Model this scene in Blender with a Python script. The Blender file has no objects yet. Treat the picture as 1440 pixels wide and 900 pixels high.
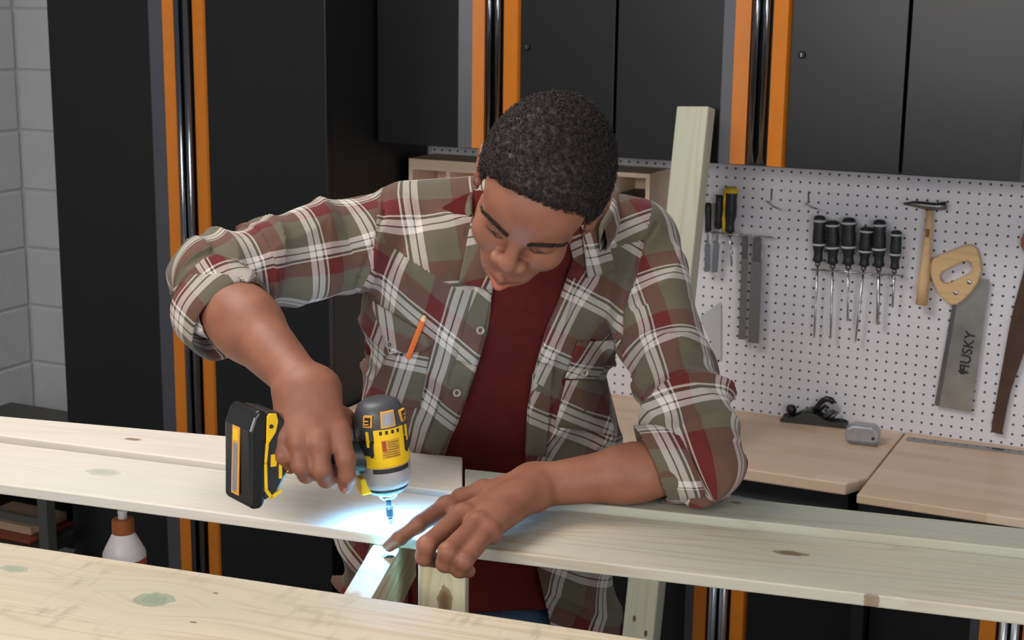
import bpy, bmesh, math, random
import numpy as np
from mathutils import Vector, Matrix
from mathutils.bvhtree import BVHTree
random.seed(7); np.random.seed(7)
S = bpy.context.scene
COL = S.collection

# ---------------------------------------------------------------- camera (calibrated on the pegboard's one-inch hole grid)
CAM = np.array([1.1722, -3.9381, 2.0834])
RC = np.array([[0.90350651, 0.42838671, 0.01268086],
               [0.10179599, -0.1857673, -0.97730655],
               [-0.41630945, 0.88429369, -0.21145002]])      # rows: right, down, forward
FPX = 2141.57
cam_d = bpy.data.cameras.new('camera'); cam = bpy.data.objects.new('camera', cam_d); COL.objects.link(cam)
cam_d.sensor_width = 36.0; cam_d.lens = FPX / 1440 * 36.0
cam.matrix_world = Matrix(((RC[0][0], -RC[1][0], -RC[2][0], CAM[0]), (RC[0][1], -RC[1][1], -RC[2][1], CAM[1]),
                           (RC[0][2], -RC[1][2], -RC[2][2], CAM[2]), (0, 0, 0, 1)))
cam_d.dof.use_dof = True; cam_d.dof.focus_distance = 2.12; cam_d.dof.aperture_fstop = 14.0
S.camera = cam
def ray(x, y): return RC.T @ np.array([(x - 720) / FPX, (y - 450) / FPX, 1.0])
def at(x, y, d): return CAM + ray(x, y) * d
def onz(x, y, z): r = ray(x, y); return CAM + r * (z - CAM[2]) / r[2]
def ony(x, y, Y): r = ray(x, y); return CAM + r * (Y - CAM[1]) / r[1]

# ---------------------------------------------------------------- world, lights, exposure
w = bpy.data.worlds.new('world'); S.world = w; w.use_nodes = True
bg = w.node_tree.nodes['Background']; bg.inputs[0].default_value = (0.80, 0.88, 1.0, 1); bg.inputs[1].default_value = 0.19
def area(name, loc, target, size, power, col=(1, 1, 1), sy=None):
    d = bpy.data.lights.new(name, 'AREA'); d.energy = power; d.color = col; d.size = size
    if sy: d.shape = 'RECTANGLE'; d.size_y = sy
    o = bpy.data.objects.new(name, d); COL.objects.link(o); o.location = loc
    o.rotation_euler = (Vector(target) - Vector(loc)).to_track_quat('-Z', 'Y').to_euler()
    return o
area('ceiling_softbox_key', (-0.7, -2.35, 3.25), (0.05, -2.0, 1.4), 1.1, 33, (1, 0.95, 0.89))
area('stand_softbox_front', (0.1, -4.5, 2.35), (0.45, -0.5, 1.5), 1.3, 31, (1, 0.965, 0.93), 0.7)
area('stand_softbox_side', (1.95, -3.35, 1.88), (0.25, -0.5, 1.5), 1.0, 15, (0.95, 0.97, 1))
vs = S.view_settings
vs.view_transform = 'Standard'; vs.look = 'None'; vs.gamma = 1.0; vs.use_curve_mapping = False; vs.exposure = 0.25

# ---------------------------------------------------------------- materials
MATS = {}
def lin(r, g, b):
    f = lambda c: (c / 255) / 12.92 if c / 255 <= 0.04045 else ((c / 255 + 0.055) / 1.055) ** 2.4
    return (f(r), f(g), f(b), 1)
def mat(name, col, rough=0.5, metal=0.0, spec=0.5, noise=0, nscale=30, bump=0, bscale=200, coat=0):
    if name in MATS: return MATS[name]
    m = bpy.data.materials.new(name); m.use_nodes = True; nt = m.node_tree; b = nt.nodes['Principled BSDF']
    b.inputs['Base Color'].default_value = col; b.inputs['Roughness'].default_value = rough
    b.inputs['Metallic'].default_value = metal; b.inputs['Specular IOR Level'].default_value = spec
    if coat: b.inputs['Coat Weight'].default_value = coat
    tc = nt.nodes.new('ShaderNodeTexCoord')
    n = nt.nodes.new('ShaderNodeTexNoise'); n.inputs['Scale'].default_value = nscale; n.inputs['Detail'].default_value = 5
    nt.links.new(tc.outputs['Object'], n.inputs['Vector'])
    r = nt.nodes.new('ShaderNodeValToRGB'); k = noise if noise else 0.04
    r.color_ramp.elements[0].position = 0.3; r.color_ramp.elements[1].position = 0.7
    r.color_ramp.elements[0].color = tuple(c * (1 - k) for c in col[:3]) + (1,)
    r.color_ramp.elements[1].color = tuple(min(1, c * (1 + k)) for c in col[:3]) + (1,)
    nt.links.new(n.outputs['Fac'], r.inputs['Fac']); nt.links.new(r.outputs['Color'], b.inputs['Base Color'])
    if bump:
        n2 = nt.nodes.new('ShaderNodeTexNoise'); n2.inputs['Scale'].default_value = bscale; n2.inputs['Detail'].default_value = 3
        nt.links.new(tc.outputs['Object'], n2.inputs['Vector'])
        bp = nt.nodes.new('ShaderNodeBump'); bp.inputs['Strength'].default_value = bump; bp.inputs['Distance'].default_value = 0.002
        nt.links.new(n2.outputs['Fac'], bp.inputs['Height']); nt.links.new(bp.outputs['Normal'], b.inputs['Normal'])
    MATS[name] = m; return m

class NT:
    """small node helper"""
    def __init__(s, name):
        s.m = bpy.data.materials.new(name); s.m.use_nodes = True; s.t = s.m.node_tree; s.b = s.t.nodes['Principled BSDF']
        MATS[name] = s.m
    def n(s, typ, **kw):
        o = s.t.nodes.new('ShaderNode' + typ)
        for k, v in kw.items(): setattr(o, k, v)
        return o
    def l(s, a, b): s.t.links.new(a, b)
    def math(s, op, a, b=None, c=None, clamp=False):
        o = s.n('Math', operation=op); o.use_clamp = clamp
        for i, v in enumerate((a, b, c)):
            if v is None: continue
            if isinstance(v, (int, float)): o.inputs[i].default_value = v
            else: s.l(v, o.inputs[i])
        return o.outputs[0]
    def mix(s, fac, a, b, mode='MIX'):
        o = s.n('Mix', data_type='RGBA', blend_type=mode)
        for i, v in ((0, fac), (6, a), (7, b)):
            if isinstance(v, (int, float)): o.inputs[i].default_value = v
            elif isinstance(v, tuple): o.inputs[i].default_value = v
            else: s.l(v, o.inputs[i])
        return o.outputs[2]
    def ramp(s, fac, stops, interp='LINEAR'):
        o = s.n('ValToRGB'); cr = o.color_ramp; cr.interpolation = interp
        while len(cr.elements) < len(stops): cr.elements.new(0.5)
        for e, (p, c) in zip(cr.elements, stops): e.position = p; e.color = c if len(c) == 4 else tuple(c) + (1,)
        s.l(fac, o.inputs[0]); return o.outputs[0]

def wood(name, light, dark, tint=None, tint_amt=0.0, knots=(), rough=0.62, ring=26.0, contrast=0.5, seed=0.0, streak=None):
    """sawn softwood; grain runs along the object's local X; knots = (x, y, rx, ry) on the broad face, in metres"""
    t = NT(name)
    tc = t.n('TexCoord'); sp = t.n('SeparateXYZ'); t.l(tc.outputs['Object'], sp.inputs[0])
    X, Y, Z = sp.outputs
    bend = None
    for (kx, ky, rx, ry, kc) in knots:
        dx = t.math('DIVIDE', t.math('SUBTRACT', X, kx), rx * 2.6); dy = t.math('DIVIDE', t.math('SUBTRACT', Y, ky), ry * 2.6)
        d2 = t.math('ADD', t.math('MULTIPLY', dx, dx), t.math('MULTIPLY', dy, dy))
        g = t.math('MULTIPLY', t.math('EXPONENT', t.math('MULTIPLY', d2, -1.0)), ry * 2.4)
        sgn = t.math('MULTIPLY', g, t.math('SIGN', t.math('SUBTRACT', Y, ky)))
        bend = sgn if bend is None else t.math('ADD', bend, sgn)
    Yb = t.math('SUBTRACT', Y, bend) if bend is not None else Y
    cb = t.n('CombineXYZ'); t.l(t.math('MULTIPLY', X, 0.55), cb.inputs[0]); t.l(t.math('ADD', t.math('MULTIPLY', Yb, 9), seed), cb.inputs[1]); t.l(t.math('MULTIPLY', Z, 6), cb.inputs[2])
    n1 = t.n('TexNoise'); n1.inputs['Scale'].default_value = 1.6; n1.inputs['Detail'].default_value = 2; n1.inputs['Distortion'].default_value = 0.25; t.l(cb.outputs[0], n1.inputs['Vector'])
    w1 = t.math('FRACT', t.math('MULTIPLY', n1.outputs['Fac'], ring))
    band = t.ramp(w1, [(0, (0.15,) * 3), (0.55, (0.0,) * 3), (0.86, (1,) * 3), (1.0, (0.15,) * 3)])
    cb2 = t.n('CombineXYZ'); t.l(t.math('MULTIPLY', X, 3), cb2.inputs[0]); t.l(t.math('MULTIPLY', Yb, 160), cb2.inputs[1]); t.l(t.math('MULTIPLY', Z, 160), cb2.inputs[2])
    n2 = t.n('TexNoise'); n2.inputs['Scale'].default_value = 1.0; n2.inputs['Detail'].default_value = 4; t.l(cb2.outputs[0], n2.inputs['Vector'])
    fac = t.math('ADD', t.math('MULTIPLY', band, contrast), t.math('MULTIPLY', t.math('SUBTRACT', n2.outputs['Fac'], 0.5), 0.55), clamp=True)
    col = t.mix(fac, light, dark)
    if tint:
        n3 = t.n('TexNoise'); n3.inputs['Scale'].default_value = 5.0; n3.inputs['Detail'].default_value = 3
        cb3 = t.n('CombineXYZ'); t.l(t.math('ADD', t.math('MULTIPLY', X, 0.5), seed), cb3.inputs[0]); t.l(Y, cb3.inputs[1]); t.l(Z, cb3.inputs[2]); t.l(cb3.outputs[0], n3.inputs['Vector'])
        col = t.mix(t.math('MULTIPLY', t.ramp(n3.outputs['Fac'], [(0.38, (0,) * 3), (0.68, (1,) * 3)]), tint_amt), col, tint)
    if streak:
        n4 = t.n('TexNoise'); n4.inputs['Scale'].default_value = 1.0; n4.inputs['Detail'].default_value = 5
        cb4 = t.n('CombineXYZ'); t.l(t.math('MULTIPLY', X, 70), cb4.inputs[0]); t.l(t.math('MULTIPLY', Y, 22), cb4.inputs[1]); t.l(cb4.outputs[0], n4.inputs['Vector'])
        n5 = t.n('TexNoise'); n5.inputs['Scale'].default_value = 6.0; t.l(tc.outputs['Object'], n5.inputs['Vector'])
        f5 = t.math('MULTIPLY', t.ramp(n4.outputs['Fac'], [(0.5, (0,) * 3), (0.66, (1,) * 3)]), t.ramp(n5.outputs['Fac'], [(0.5, (0,) * 3), (0.62, (1,) * 3)]))
        col = t.mix(t.math('MULTIPLY', f5, 0.45), col, streak)
    for (kx, ky, rx, ry, kc) in knots:
        dx = t.math('DIVIDE', t.math('SUBTRACT', X, kx), rx); dy = t.math('DIVIDE', t.math('SUBTRACT', Y, ky), ry)
        nk = t.n('TexNoise'); nk.inputs['Scale'].default_value = 90; t.l(tc.outputs['Object'], nk.inputs['Vector'])
        d = t.math('ADD', t.math('SQRT', t.math('ADD', t.math('MULTIPLY', dx, dx), t.math('MULTIPLY', dy, dy))), t.math('MULTIPLY', t.math('SUBTRACT', nk.outputs['Fac'], 0.5), 0.7))
        rings = t.math('FRACT', t.math('MULTIPLY', d, 3.2))
        kcol = t.mix(t.math('MULTIPLY', rings, 0.5), kc, tuple(c * 0.45 for c in kc[:3]) + (1,))
        col = t.mix(t.ramp(d, [(0.45, (0.9,) * 3), (0.95, (0.6,) * 3), (1.55, (0,) * 3)]), col, kcol)
    t.l(col, t.b.inputs['Base Color']); t.b.inputs['Roughness'].default_value = rough; t.b.inputs['Specular IOR Level'].default_value = 0.3
    bp = t.n('Bump'); bp.inputs['Strength'].default_value = 0.25; bp.inputs['Distance'].default_value = 0.001; t.l(fac, bp.inputs['Height']); t.l(bp.outputs[0], t.b.inputs['Normal'])
    return t.m

# ---------------------------------------------------------------- mesh helpers
class MB:
    def __init__(s): s.bm = bmesh.new()
    def poly(s, pts, h, axis=2, rev=False):
        """prism: 2D polygon extruded by h; pts are 3D bottom points, h a 3D vector"""
        h = Vector(h); v0 = [s.bm.verts.new(Vector(p)) for p in pts]; v1 = [s.bm.verts.new(Vector(p) + h) for p in pts]
        n = len(pts)
        s.bm.faces.new(v0[::-1]); s.bm.faces.new(v1)
        for i in range(n): s.bm.faces.new((v0[i], v0[(i + 1) % n], v1[(i + 1) % n], v1[i]))
        return s
    def box(s, a, b):
        x0, y0, z0 = a; x1, y1, z1 = b
        return s.poly([(x0, y0, z0), (x1, y0, z0), (x1, y1, z0), (x0, y1, z0)], (0, 0, z1 - z0))
    def tube(s, pts, r, n=12, cap=True):
        pts = [Vector(p) for p in pts]; rs = r if isinstance(r, (list, tuple)) else [r] * len(pts)
        rings = []; up = None
        for i, p in enumerate(pts):
            d = (pts[min(i + 1, len(pts) - 1)] - pts[max(i - 1, 0)]).normalized()
            if up is None: up = d.orthogonal().normalized()
            else: up = (up - d * up.dot(d)).normalized()
            sd = d.cross(up)
            rings.append([s.bm.verts.new(p + (up * math.cos(2 * math.pi * k / n) + sd * math.sin(2 * math.pi * k / n)) * rs[i]) for k in range(n)])
        for a, b in zip(rings, rings[1:]):
            for k in range(n): s.bm.faces.new((a[k], a[(k + 1) % n], b[(k + 1) % n], b[k]))
        if cap: s.bm.faces.new(rings[0][::-1]); s.bm.faces.new(rings[-1])
        return s
    def lathe(s, prof, M=None, n=24, sx=1.0, sy=1.0):
        """profile (r, z) turned about local Z, then matrix M"""
        M = M or Matrix(); rings = []
        for r, z in prof:
            rings.append([s.bm.verts.new(M @ Vector((sx * r * math.cos(2 * math.pi * k / n), sy * r * math.sin(2 * math.pi * k / n), z))) for k in range(n)])
        for a, b in zip(rings, rings[1:]):
            for k in range(n): s.bm.faces.new((a[k], a[(k + 1) % n], b[(k + 1) % n], b[k]))
        s.bm.faces.new(rings[0][::-1]); s.bm.faces.new(rings[-1]); return s
    def grid(s, P, closed=False):
        """P: rows x cols x 3"""
        V = [[s.bm.verts.new(Vector(p)) for p in row] for row in P]
        for a, b in zip(V, V[1:]):
            m = len(a)
            for k in range(m if closed else m - 1): s.bm.faces.new((a[k], a[(k + 1) % m], b[(k + 1) % m], b[k]))
        return s
    def build(s, name, m, parent=None, bevel=0, smooth=False, mw=None, seg=2):
        bmesh.ops.recalc_face_normals(s.bm, faces=s.bm.faces)
        me = bpy.data.meshes.new(name); s.bm.to_mesh(me); s.bm.free()
        o = bpy.data.objects.new(name, me); COL.objects.link(o)
        if m: me.materials.append(m)
        if mw is not None: o.matrix_world = mw
        if parent: o.parent = parent
        if smooth: me.polygons.foreach_set('use_smooth', [True] * len(me.polygons))
        if bevel:
            bv = o.modifiers.new('bevel', 'BEVEL'); bv.width = bevel; bv.segments = seg; bv.limit_method = 'ANGLE'; bv.angle_limit = math.radians(40)
        return o
def boxo(name, a, b, m, parent=None, bevel=0): return MB().box(a, b).build(name, m, parent, bevel)
def tag(o, label=None, cat=None, group=None, kind=None):
    if label: o['label'] = label
    if cat: o['category'] = cat
    if group: o['group'] = group
    if kind: o['kind'] = kind
    return o
def thing(name, label, cat, loc=(0, 0, 0), group=None, M=None):
    o = bpy.data.objects.new(name, None); COL.objects.link(o); o.empty_display_size = 0.05
    if M is not None: o.matrix_world = M
    else: o.location = loc
    return tag(o, label, cat, group)
def frame(origin, xdir, zhint=(0, 0, 1)):
    x = Vector(xdir).normalized(); z = Vector(zhint); z = (z - x * z.dot(x)).normalized(); y = z.cross(x)
    M = Matrix((x, y, z)).transposed().to_4x4(); M.translation = Vector(origin); return M
# ================================================================ the room
black = mat('black_powder_coat', lin(14, 15, 17), 0.36, 0, 0.5, 0.06, 8, 0.04, 500)
blackd = mat('black_metal_body', lin(10, 11, 13), 0.5)
orange = mat('orange_trim', lin(205, 118, 30), 0.45, 0, 0.4)
alum_shaded = mat('shaded_handle_aluminium', lin(120, 122, 126), 0.16, 1.0)  # darker copy of the aluminium handle, its dimmer light put into the colour
alum = mat('aluminium_handle', lin(200, 202, 205), 0.28, 1.0)
steel = mat('bright_steel', lin(185, 187, 190), 0.25, 1.0, noise=0.05)
dsteel = mat('dull_steel', lin(135, 135, 135), 0.38, 1.0, noise=0.08, nscale=60)
wallm = mat('white_painted_block', lin(205, 204, 206), 0.75, 0, 0.3, 0.03, 12, 0.25, 180)
mortar = mat('painted_mortar', lin(200, 199, 201), 0.85, 0, 0.2)
concrete = mat('grey_concrete', lin(120, 118, 115), 0.8, 0, 0.3, 0.12, 6, 0.1, 60)

tag(boxo('floor', (-3.2, -4.6, -0.05), (3.0, 0.3, 0), concrete), kind='structure')
# block walls: mortar sheet with painted blocks as pieces of their own where the photograph shows them
wb = boxo('wall_back', (-2.56, 0.0085, 0), (3.0, 0.16, 2.9), mortar); tag(wb, kind='structure')
wl = boxo('wall_left', (-2.72, -4.6, 0), (-2.5265, 0.16, 2.9), mortar); tag(wl, kind='structure')
pb = MB().box((0, 0, 0), (0.393, 0.03, 0.193)); blk = pb.build('block', wallm, wb, 0.006)
bv_me = blk.data; blk.location = (-2.52, 0.002, 0.106)
first = True
for r in range(14):
    for c in range(2):
        x = -2.52 + c * 0.4 - (0.2 if r % 2 else 0)
        if r == 0 and c == 0: continue
        o = blk.copy(); COL.objects.link(o); o.location = (max(x, -2.52), 0.002, 0.006 + r * 0.2)
        if x < -2.52: o.scale = (0.485, 1, 1)
        o.parent = wb
blk.location = (-2.52, 0.002, 0.006)
for r in range(14):
    for c in range(4):
        y = -0.005 - c * 0.4 + (0.2 if r % 2 else 0)
        o = blk.copy(); COL.objects.link(o); o.parent = wl
        yy = min(y, -0.005)
        o.rotation_euler = (0, 0, -math.pi / 2); o.location = (-2.55, yy, 0.006 + r * 0.2)
        if y > -0.005: o.scale = (0.485, 1, 1)
# ---- pegboard
t = NT('white_pegboard'); tc = t.n('TexCoord'); sp = t.n('SeparateXYZ'); t.l(tc.outputs['Object'], sp.inputs[0])
fx = t.math('SUBTRACT', t.math('FRACT', t.math('ADD', t.math('DIVIDE', sp.outputs[0], 0.0254), 0.5)), 0.5)
fz = t.math('SUBTRACT', t.math('FRACT', t.math('ADD', t.math('DIVIDE', sp.outputs[2], 0.0254), 0.5)), 0.5)
dd = t.math('SQRT', t.math('ADD', t.math('MULTIPLY', fx, fx), t.math('MULTIPLY', fz, fz)))
nn = t.n('TexNoise'); nn.inputs['Scale'].default_value = 9; t.l(tc.outputs['Object'], nn.inputs['Vector'])
basec = t.mix(nn.outputs['Fac'], lin(222, 218, 222), lin(232, 230, 236))
t.l(t.mix(t.math('LESS_THAN', dd, 0.125), basec, lin(45, 47, 52)), t.b.inputs['Base Color']); t.b.inputs['Roughness'].default_value = 0.4
peg = boxo('pegboard', (-0.95, 0, -0.645), (1.75, 0.008, 0.35), t.m, bevel=0.0006)
peg.location = (0, 0, 1.6); tag(peg, 'white perforated pegboard above the wooden bench tops', 'pegboard')

# ---- cabinets
def cabinet(name, label, x0, x1, yf, z0, z1, xs, group, bevel_grey=True, lock=None, hm=None, depth=None):
    """xs: bevel start, orange start, orange end, orange start, orange end"""
    th = thing(name, label, 'cabinet', ((x0 + x1) / 2, yf, z0), group)
    L = lambda a, b: ((a[0] - th.location.x, a[1] - yf, a[2] - z0), (b[0] - th.location.x, b[1] - yf, b[2] - z0))
    g = 0.003; yb = -0.008 if depth is None else yf + depth
    boxo('body', *L((x0 + g, yf + 0.026, z0), (x1 - g, yb, z1)), blackd, th)
    bs, o0, o1, o2, o3 = xs
    d1 = boxo('door', *L((x0 + g, yf, z0 + g), (bs, yf + 0.024, z1 - g)), black, th, 0.0015)
    d2 = boxo('door', *L((o3 + 0.012, yf, z0 + g), (x1 - g, yf + 0.024, z1 - g)), black, th, 0.0015)
    ox, oy, oz = th.location
    # bevelled door edge into the handle recess; grey stands in for its reflection
    MB().poly([(bs - ox, 0, g), (o0 - ox, 0.012, g), (o0 - ox, 0.022, g), (bs - ox, 0.022, g)], (0, 0, z1 - z0 - 2 * g)).build('bevelled_edge', mat('door_edge_reflection_grey', lin(72, 71, 77), 0.35), d1)
    MB().poly([(o0 - ox, 0.010, g), (o1 - ox, 0.018, g), (o1 - ox, 0.0255, g), (o0 - ox, 0.0255, g)], (0, 0, z1 - z0 - 2 * g)).build('orange_strip', orange, d1)
    MB().poly([(o2 - ox, 0.014, g), (o3 - ox, 0.006, g), (o3 + 0.012 - ox, 0.0255, g), (o2 - ox, 0.0255, g)], (0, 0, z1 - z0 - 2 * g)).build('orange_strip', orange, d2)
    zc = (o1 + o2) / 2; wz = (o2 - o1)
    for k, (fx, dr) in enumerate(((0.30, d1), (0.72, d2))):
        cx = o1 + wz * fx - ox
        MB().tube([(cx, 0.010, 0.01), (cx, 0.010, z1 - z0 - 0.01)], wz * 0.16, 16).build('handle_bar', hm or alum_shaded, dr, smooth=True)
    if lock:
        lx, lz = lock[0] - ox, lock[2] - z0
        lk = MB().lathe([(0.009, -0.002), (0.009, 0.006), (0.007, 0.008), (0.002, 0.0085)], Matrix.Translation((lx, 0, lz)) @ Matrix.Rotation(math.pi / 2, 4, 'X')).build('lock', blackd, d2, smooth=False)
        MB().box((-0.0008, -0.0095, -0.004), (0.0008, -0.008, 0.004)).build('key_slot', steel, lk, mw=None).location = (lx, 0, lz)
    return th
TALLX = (-1.522, -1.484, -1.453, -1.387, -1.347)
cabinet('tall_locker', 'tall black metal locker with orange handle strips beside the white block wall', -1.879, -0.957, -0.555, 0.06, 2.12, TALLX, 'black garage cabinets', lock=None)
cabinet('wall_cabinet', 'black wall cabinet with orange strips directly above the man, next to the tall locker', -0.955, -0.259, -0.305, 1.667, 2.42, (-0.704, -0.669, -0.637, -0.579, -0.536), 'black garage cabinets', lock=(-0.504, 0, 1.941))
cabinet('wall_cabinet', 'middle black wall cabinet with orange strips above the chisels and files', -0.257, 0.467, -0.305, 1.667, 2.42, (0.022, 0.047, 0.084, 0.141, 0.179), 'black garage cabinets', lock=(0.219, 0, 1.942))
cabinet('wall_cabinet', 'black wall cabinet at the right edge above the hammer and saws', 0.469, 1.18, -0.305, 1.667, 2.42, (0.738, 0.763, 0.80, 0.857, 0.895), 'black garage cabinets')
cabinet('base_cabinet', 'black base cabinet with orange strips and silver handles under the left bench top', -0.257, 0.463, -0.43, 0.08, 0.862, (0.022, 0.041, 0.072, 0.138, 0.173), 'black garage cabinets', hm=alum)
cabinet('base_cabinet', 'black base cabinet behind the man next to the tall locker', -0.955, -0.259, -0.43, 0.08, 0.862, (-0.68, -0.66, -0.63, -0.565, -0.53), 'black garage cabinets', hm=alum)
cabinet('base_cabinet', 'black base cabinet with an orange strip under the right bench top', 0.50, 1.22, -0.50, 0.08, 0.84, (0.735, 0.755, 0.79, 0.85, 0.885), 'black garage cabinets', hm=alum)

# ---- bench tops (butcher block: glued staves)
def bench_mat(name):
    t = NT(name); tc = t.n('TexCoord'); sp = t.n('SeparateXYZ'); t.l(tc.outputs['Object'], sp.inputs[0])
    row = t.math('FLOOR', t.math('DIVIDE', sp.outputs[1], 0.042))
    wn = t.n('TexWhiteNoise', noise_dimensions='1D'); t.l(row, wn.inputs['W'])
    xx = t.math('FLOOR', t.math('ADD', t.math('DIVIDE', sp.outputs[0], 0.34), t.math('MULTIPLY', wn.outputs['Value'], 7)))
    w2 = t.n('TexWhiteNoise', noise_dimensions='2D'); cb = t.n('CombineXYZ'); t.l(xx, cb.inputs[0]); t.l(row, cb.inputs[1]); t.l(cb.outputs[0], w2.inputs['Vector'])
    c = t.ramp(w2.outputs['Value'], [(0, lin(222, 190, 160)), (0.35, lin(230, 202, 174)), (0.7, lin(216, 184, 154)), (1, lin(236, 212, 186))])
    cb2 = t.n('CombineXYZ'); t.l(t.math('MULTIPLY', sp.outputs[0], 5), cb2.inputs[0]); t.l(t.math('MULTIPLY', sp.outputs[1], 150), cb2.inputs[1])
    n = t.n('TexNoise'); n.inputs['Scale'].default_value = 1; n.inputs['Detail'].default_value = 4; t.l(cb2.outputs[0], n.inputs['Vector'])
    c = t.mix(t.math('MULTIPLY', n.outputs['Fac'], 0.16), c, lin(180, 140, 112))
    t.l(c, t.b.inputs['Base Color']); t.b.inputs['Roughness'].default_value = 0.42
    return t.m
benchm = bench_mat('butcher_block')
b1 = MB().poly([(-0.95, -0.505, 0.93), (0.43, -0.505, 0.93), (0.466, -0.43, 0.93), (0.466, -0.001, 0.93), (-0.95, -0.001, 0.93)], (0, 0, 0.03)).build('worktop', benchm, None, 0.004)
tag(b1, 'butcher block bench top with a clipped corner, carrying the hand plane', 'worktop')
bf = thing('workbench', 'deeper workbench with a butcher block top and black steel frame below the hanging saws', 'workbench', (0.4705, -0.56, 0))
boxo('top', (0.0, -0.012, 0.938), (1.13, 0.559, 0.96), benchm, bf, 0.003)
boxo('apron', (0.006, 0.0, 0.862), (1.12, 0.03, 0.9375), blackd, bf); boxo('leg', (0.0, 0.012, 0.0), (0.028, 0.06, 0.9375), blackd, bf); boxo('leg', (0.0, 0.48, 0.0), (0.028, 0.53, 0.9375), blackd, bf); boxo('side_rail', (0, 0.06, 0.87), (0.028, 0.48, 0.9375), blackd, bf)
boxo('orange_band', (0.029, 0.006, 0.846), (1.12, 0.03, 0.8615), orange, bf)
bf2 = b1
boxo('rail', (-0.95, -0.47, 0.864), (0.43, -0.44, 0.9295), blackd, bf2); boxo('rail', (-0.95, -0.04, 0.864), (0.43, -0.01, 0.9295), blackd, bf2)
boxo('silver_rail', (-0.26, -0.482, 0.864), (0.41, -0.4702, 0.880), alum, bf2)
# ================================================================ things on the pegboard and the benches
def W(x, y, Y=-0.02): return Vector(ony(x, y, Y))
rubber = mat('black_rubber_grip', lin(32, 36, 38), 0.45); gband = mat('grey_grip_band', lin(190, 196, 198), 0.5)
yellow = mat('yellow_plastic', lin(238, 196, 28), 0.38, 0, 0.5); beech = wood('beech_handle', lin(222, 186, 138), lin(192, 150, 102), ring=8, contrast=0.35)
palebox = wood('pale_box_wood', lin(228, 204, 178), lin(208, 178, 148), ring=6, contrast=0.3)

def outline(name, px, Y, thick, m, parent=None, bevel=0.0, holes=None):
    """flat plate whose outline is given on the wall plane Y, real thickness towards the room; optional hole"""
    pts = [W(x, y, Y) for x, y in px]
    bm = bmesh.new()
    def ring(ps): return [bm.verts.new(p) for p in ps]
    v = ring(pts); ed = [bm.edges.new((v[i], v[(i + 1) % len(v)])) for i in range(len(v))]
    if holes:
        h = ring([W(x, y, Y) for x, y in holes]); ed += [bm.edges.new((h[i], h[(i + 1) % len(h)])) for i in range(len(h))]
        bmesh.ops.triangle_fill(bm, edges=ed, use_beauty=True)
    else: bm.faces.new(v)
    r = bmesh.ops.extrude_face_region(bm, geom=bm.faces[:])
    bmesh.ops.translate(bm, verts=[g for g in r['geom'] if isinstance(g, bmesh.types.BMVert)], vec=(0, -thick, 0))
    mb = MB.__new__(MB); mb.bm = bm
    return mb.build(name, m, parent, bevel)

def driver(label, top, hbot, tip, wpx, band=True, window=False, shaft=0.0032, yel=False, group='screwdrivers on the wire rack'):
    a, b, c = W(*top, -0.035), W(*hbot, -0.035), W(*tip, -0.03)
    ln = (b - a).length; r = wpx / 2 / 535
    th = thing('screwdriver', label, 'screwdriver', b, group); M0 = Matrix.Translation(-b)
    Mh = M0 @ frame(a, (b - a).orthogonal(), b - a)
    prof = [(0.55, 0), (0.85, 0.03), (0.98, 0.10), (0.92, 0.25), (1.0, 0.45), (0.98, 0.62), (0.70, 0.80), (0.72, 0.9), (0.86, 0.97), (0.7, 1.0)]
    h = MB().lathe([(q * r, z * ln) for q, z in prof], Mh, 20).build('handle', rubber, th, smooth=True)
    if band:
        for zb in (0.09, 0.60):
            MB().lathe([(r * 0.99, zb * ln), (r * 1.06, (zb + 0.012) * ln), (r * 1.06, (zb + 0.035) * ln), (r * 0.97, (zb + 0.045) * ln)], Mh, 20).build('band', gband, h, smooth=True)
    if window:
        MB().box((-0.0035, -0.002, ln * 0.2), (0.0035, 0.0, ln * 0.48)).build('label_window', gband, h, mw=None).matrix_world = M0 @ frame(a, (1, 0, 0), b - a) @ Matrix.Translation((0, r * -1.0 if True else 0, 0))
    if yel:
        MB().lathe([(r * 0.6, -0.002), (r * 1.03, 0.002), (r * 1.05, 0.10 * ln), (r * 0.95, 0.12 * ln)], Mh, 20).build('yellow_cap', yellow, h, smooth=True)
        for sx in (-1,):
            MB().tube([Mh @ Vector((0, 0, 0)) + Vector((sx * r * q, -r * 0.35, 0)) + (b - a) * z for q, z in ((0.85, 0.05), (0.95, 0.3), (0.8, 0.5), (0.95, 0.7), (0.75, 1.0))], 0.005, 8).build('yellow_strip', yellow, h, smooth=True)
    sh = MB().tube([(0, 0, 0), (c - b) * 0.96, (c - b)], [shaft, shaft, shaft * 0.5], 10).build('shaft', steel, th, smooth=True)
    MB().tube([(0, 0, -0.001), (c - b).normalized() * 0.012], r * 0.42, 12).build('ferrule', dsteel, th, smooth=True)
    return th
D = [((1153, 303), (1150, 368), (1145, 475), 18, 0), ((1171, 310), (1171, 371), (1168, 477), 19, 0), ((1194, 306), (1193, 372), (1192, 452), 20, 1),
     ((1219, 319), (1215, 374), (1203, 481), 18, 1), ((1237, 309), (1236, 375), (1234, 457), 19, 0), ((1261, 324), (1258, 378), (1255, 433), 16, 0)]
DL = ['leftmost of the six black-handled screwdrivers on the pegboard rack', 'second from the left of the six black screwdrivers, plain handle',
      'third black screwdriver from the left, pale window on its handle', 'black screwdriver with the longest thin shaft and a pale window, fourth in the row',
      'black screwdriver with the thickest bright shaft, fifth in the row', 'shortest black screwdriver at the right end of the row near the hammer']
for (a, b, c, wd, win), lb in zip(D, DL): driver(lb, a, b, c, wd, True, win, 0.0046 if 'thickest' in lb else 0.0031)
driver('yellow and black screwdriver hanging left of the metal files', (1029, 264), (1026, 326), (1029, 375), 18, False, False, 0.003, True, 'tools on the small rack')
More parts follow.
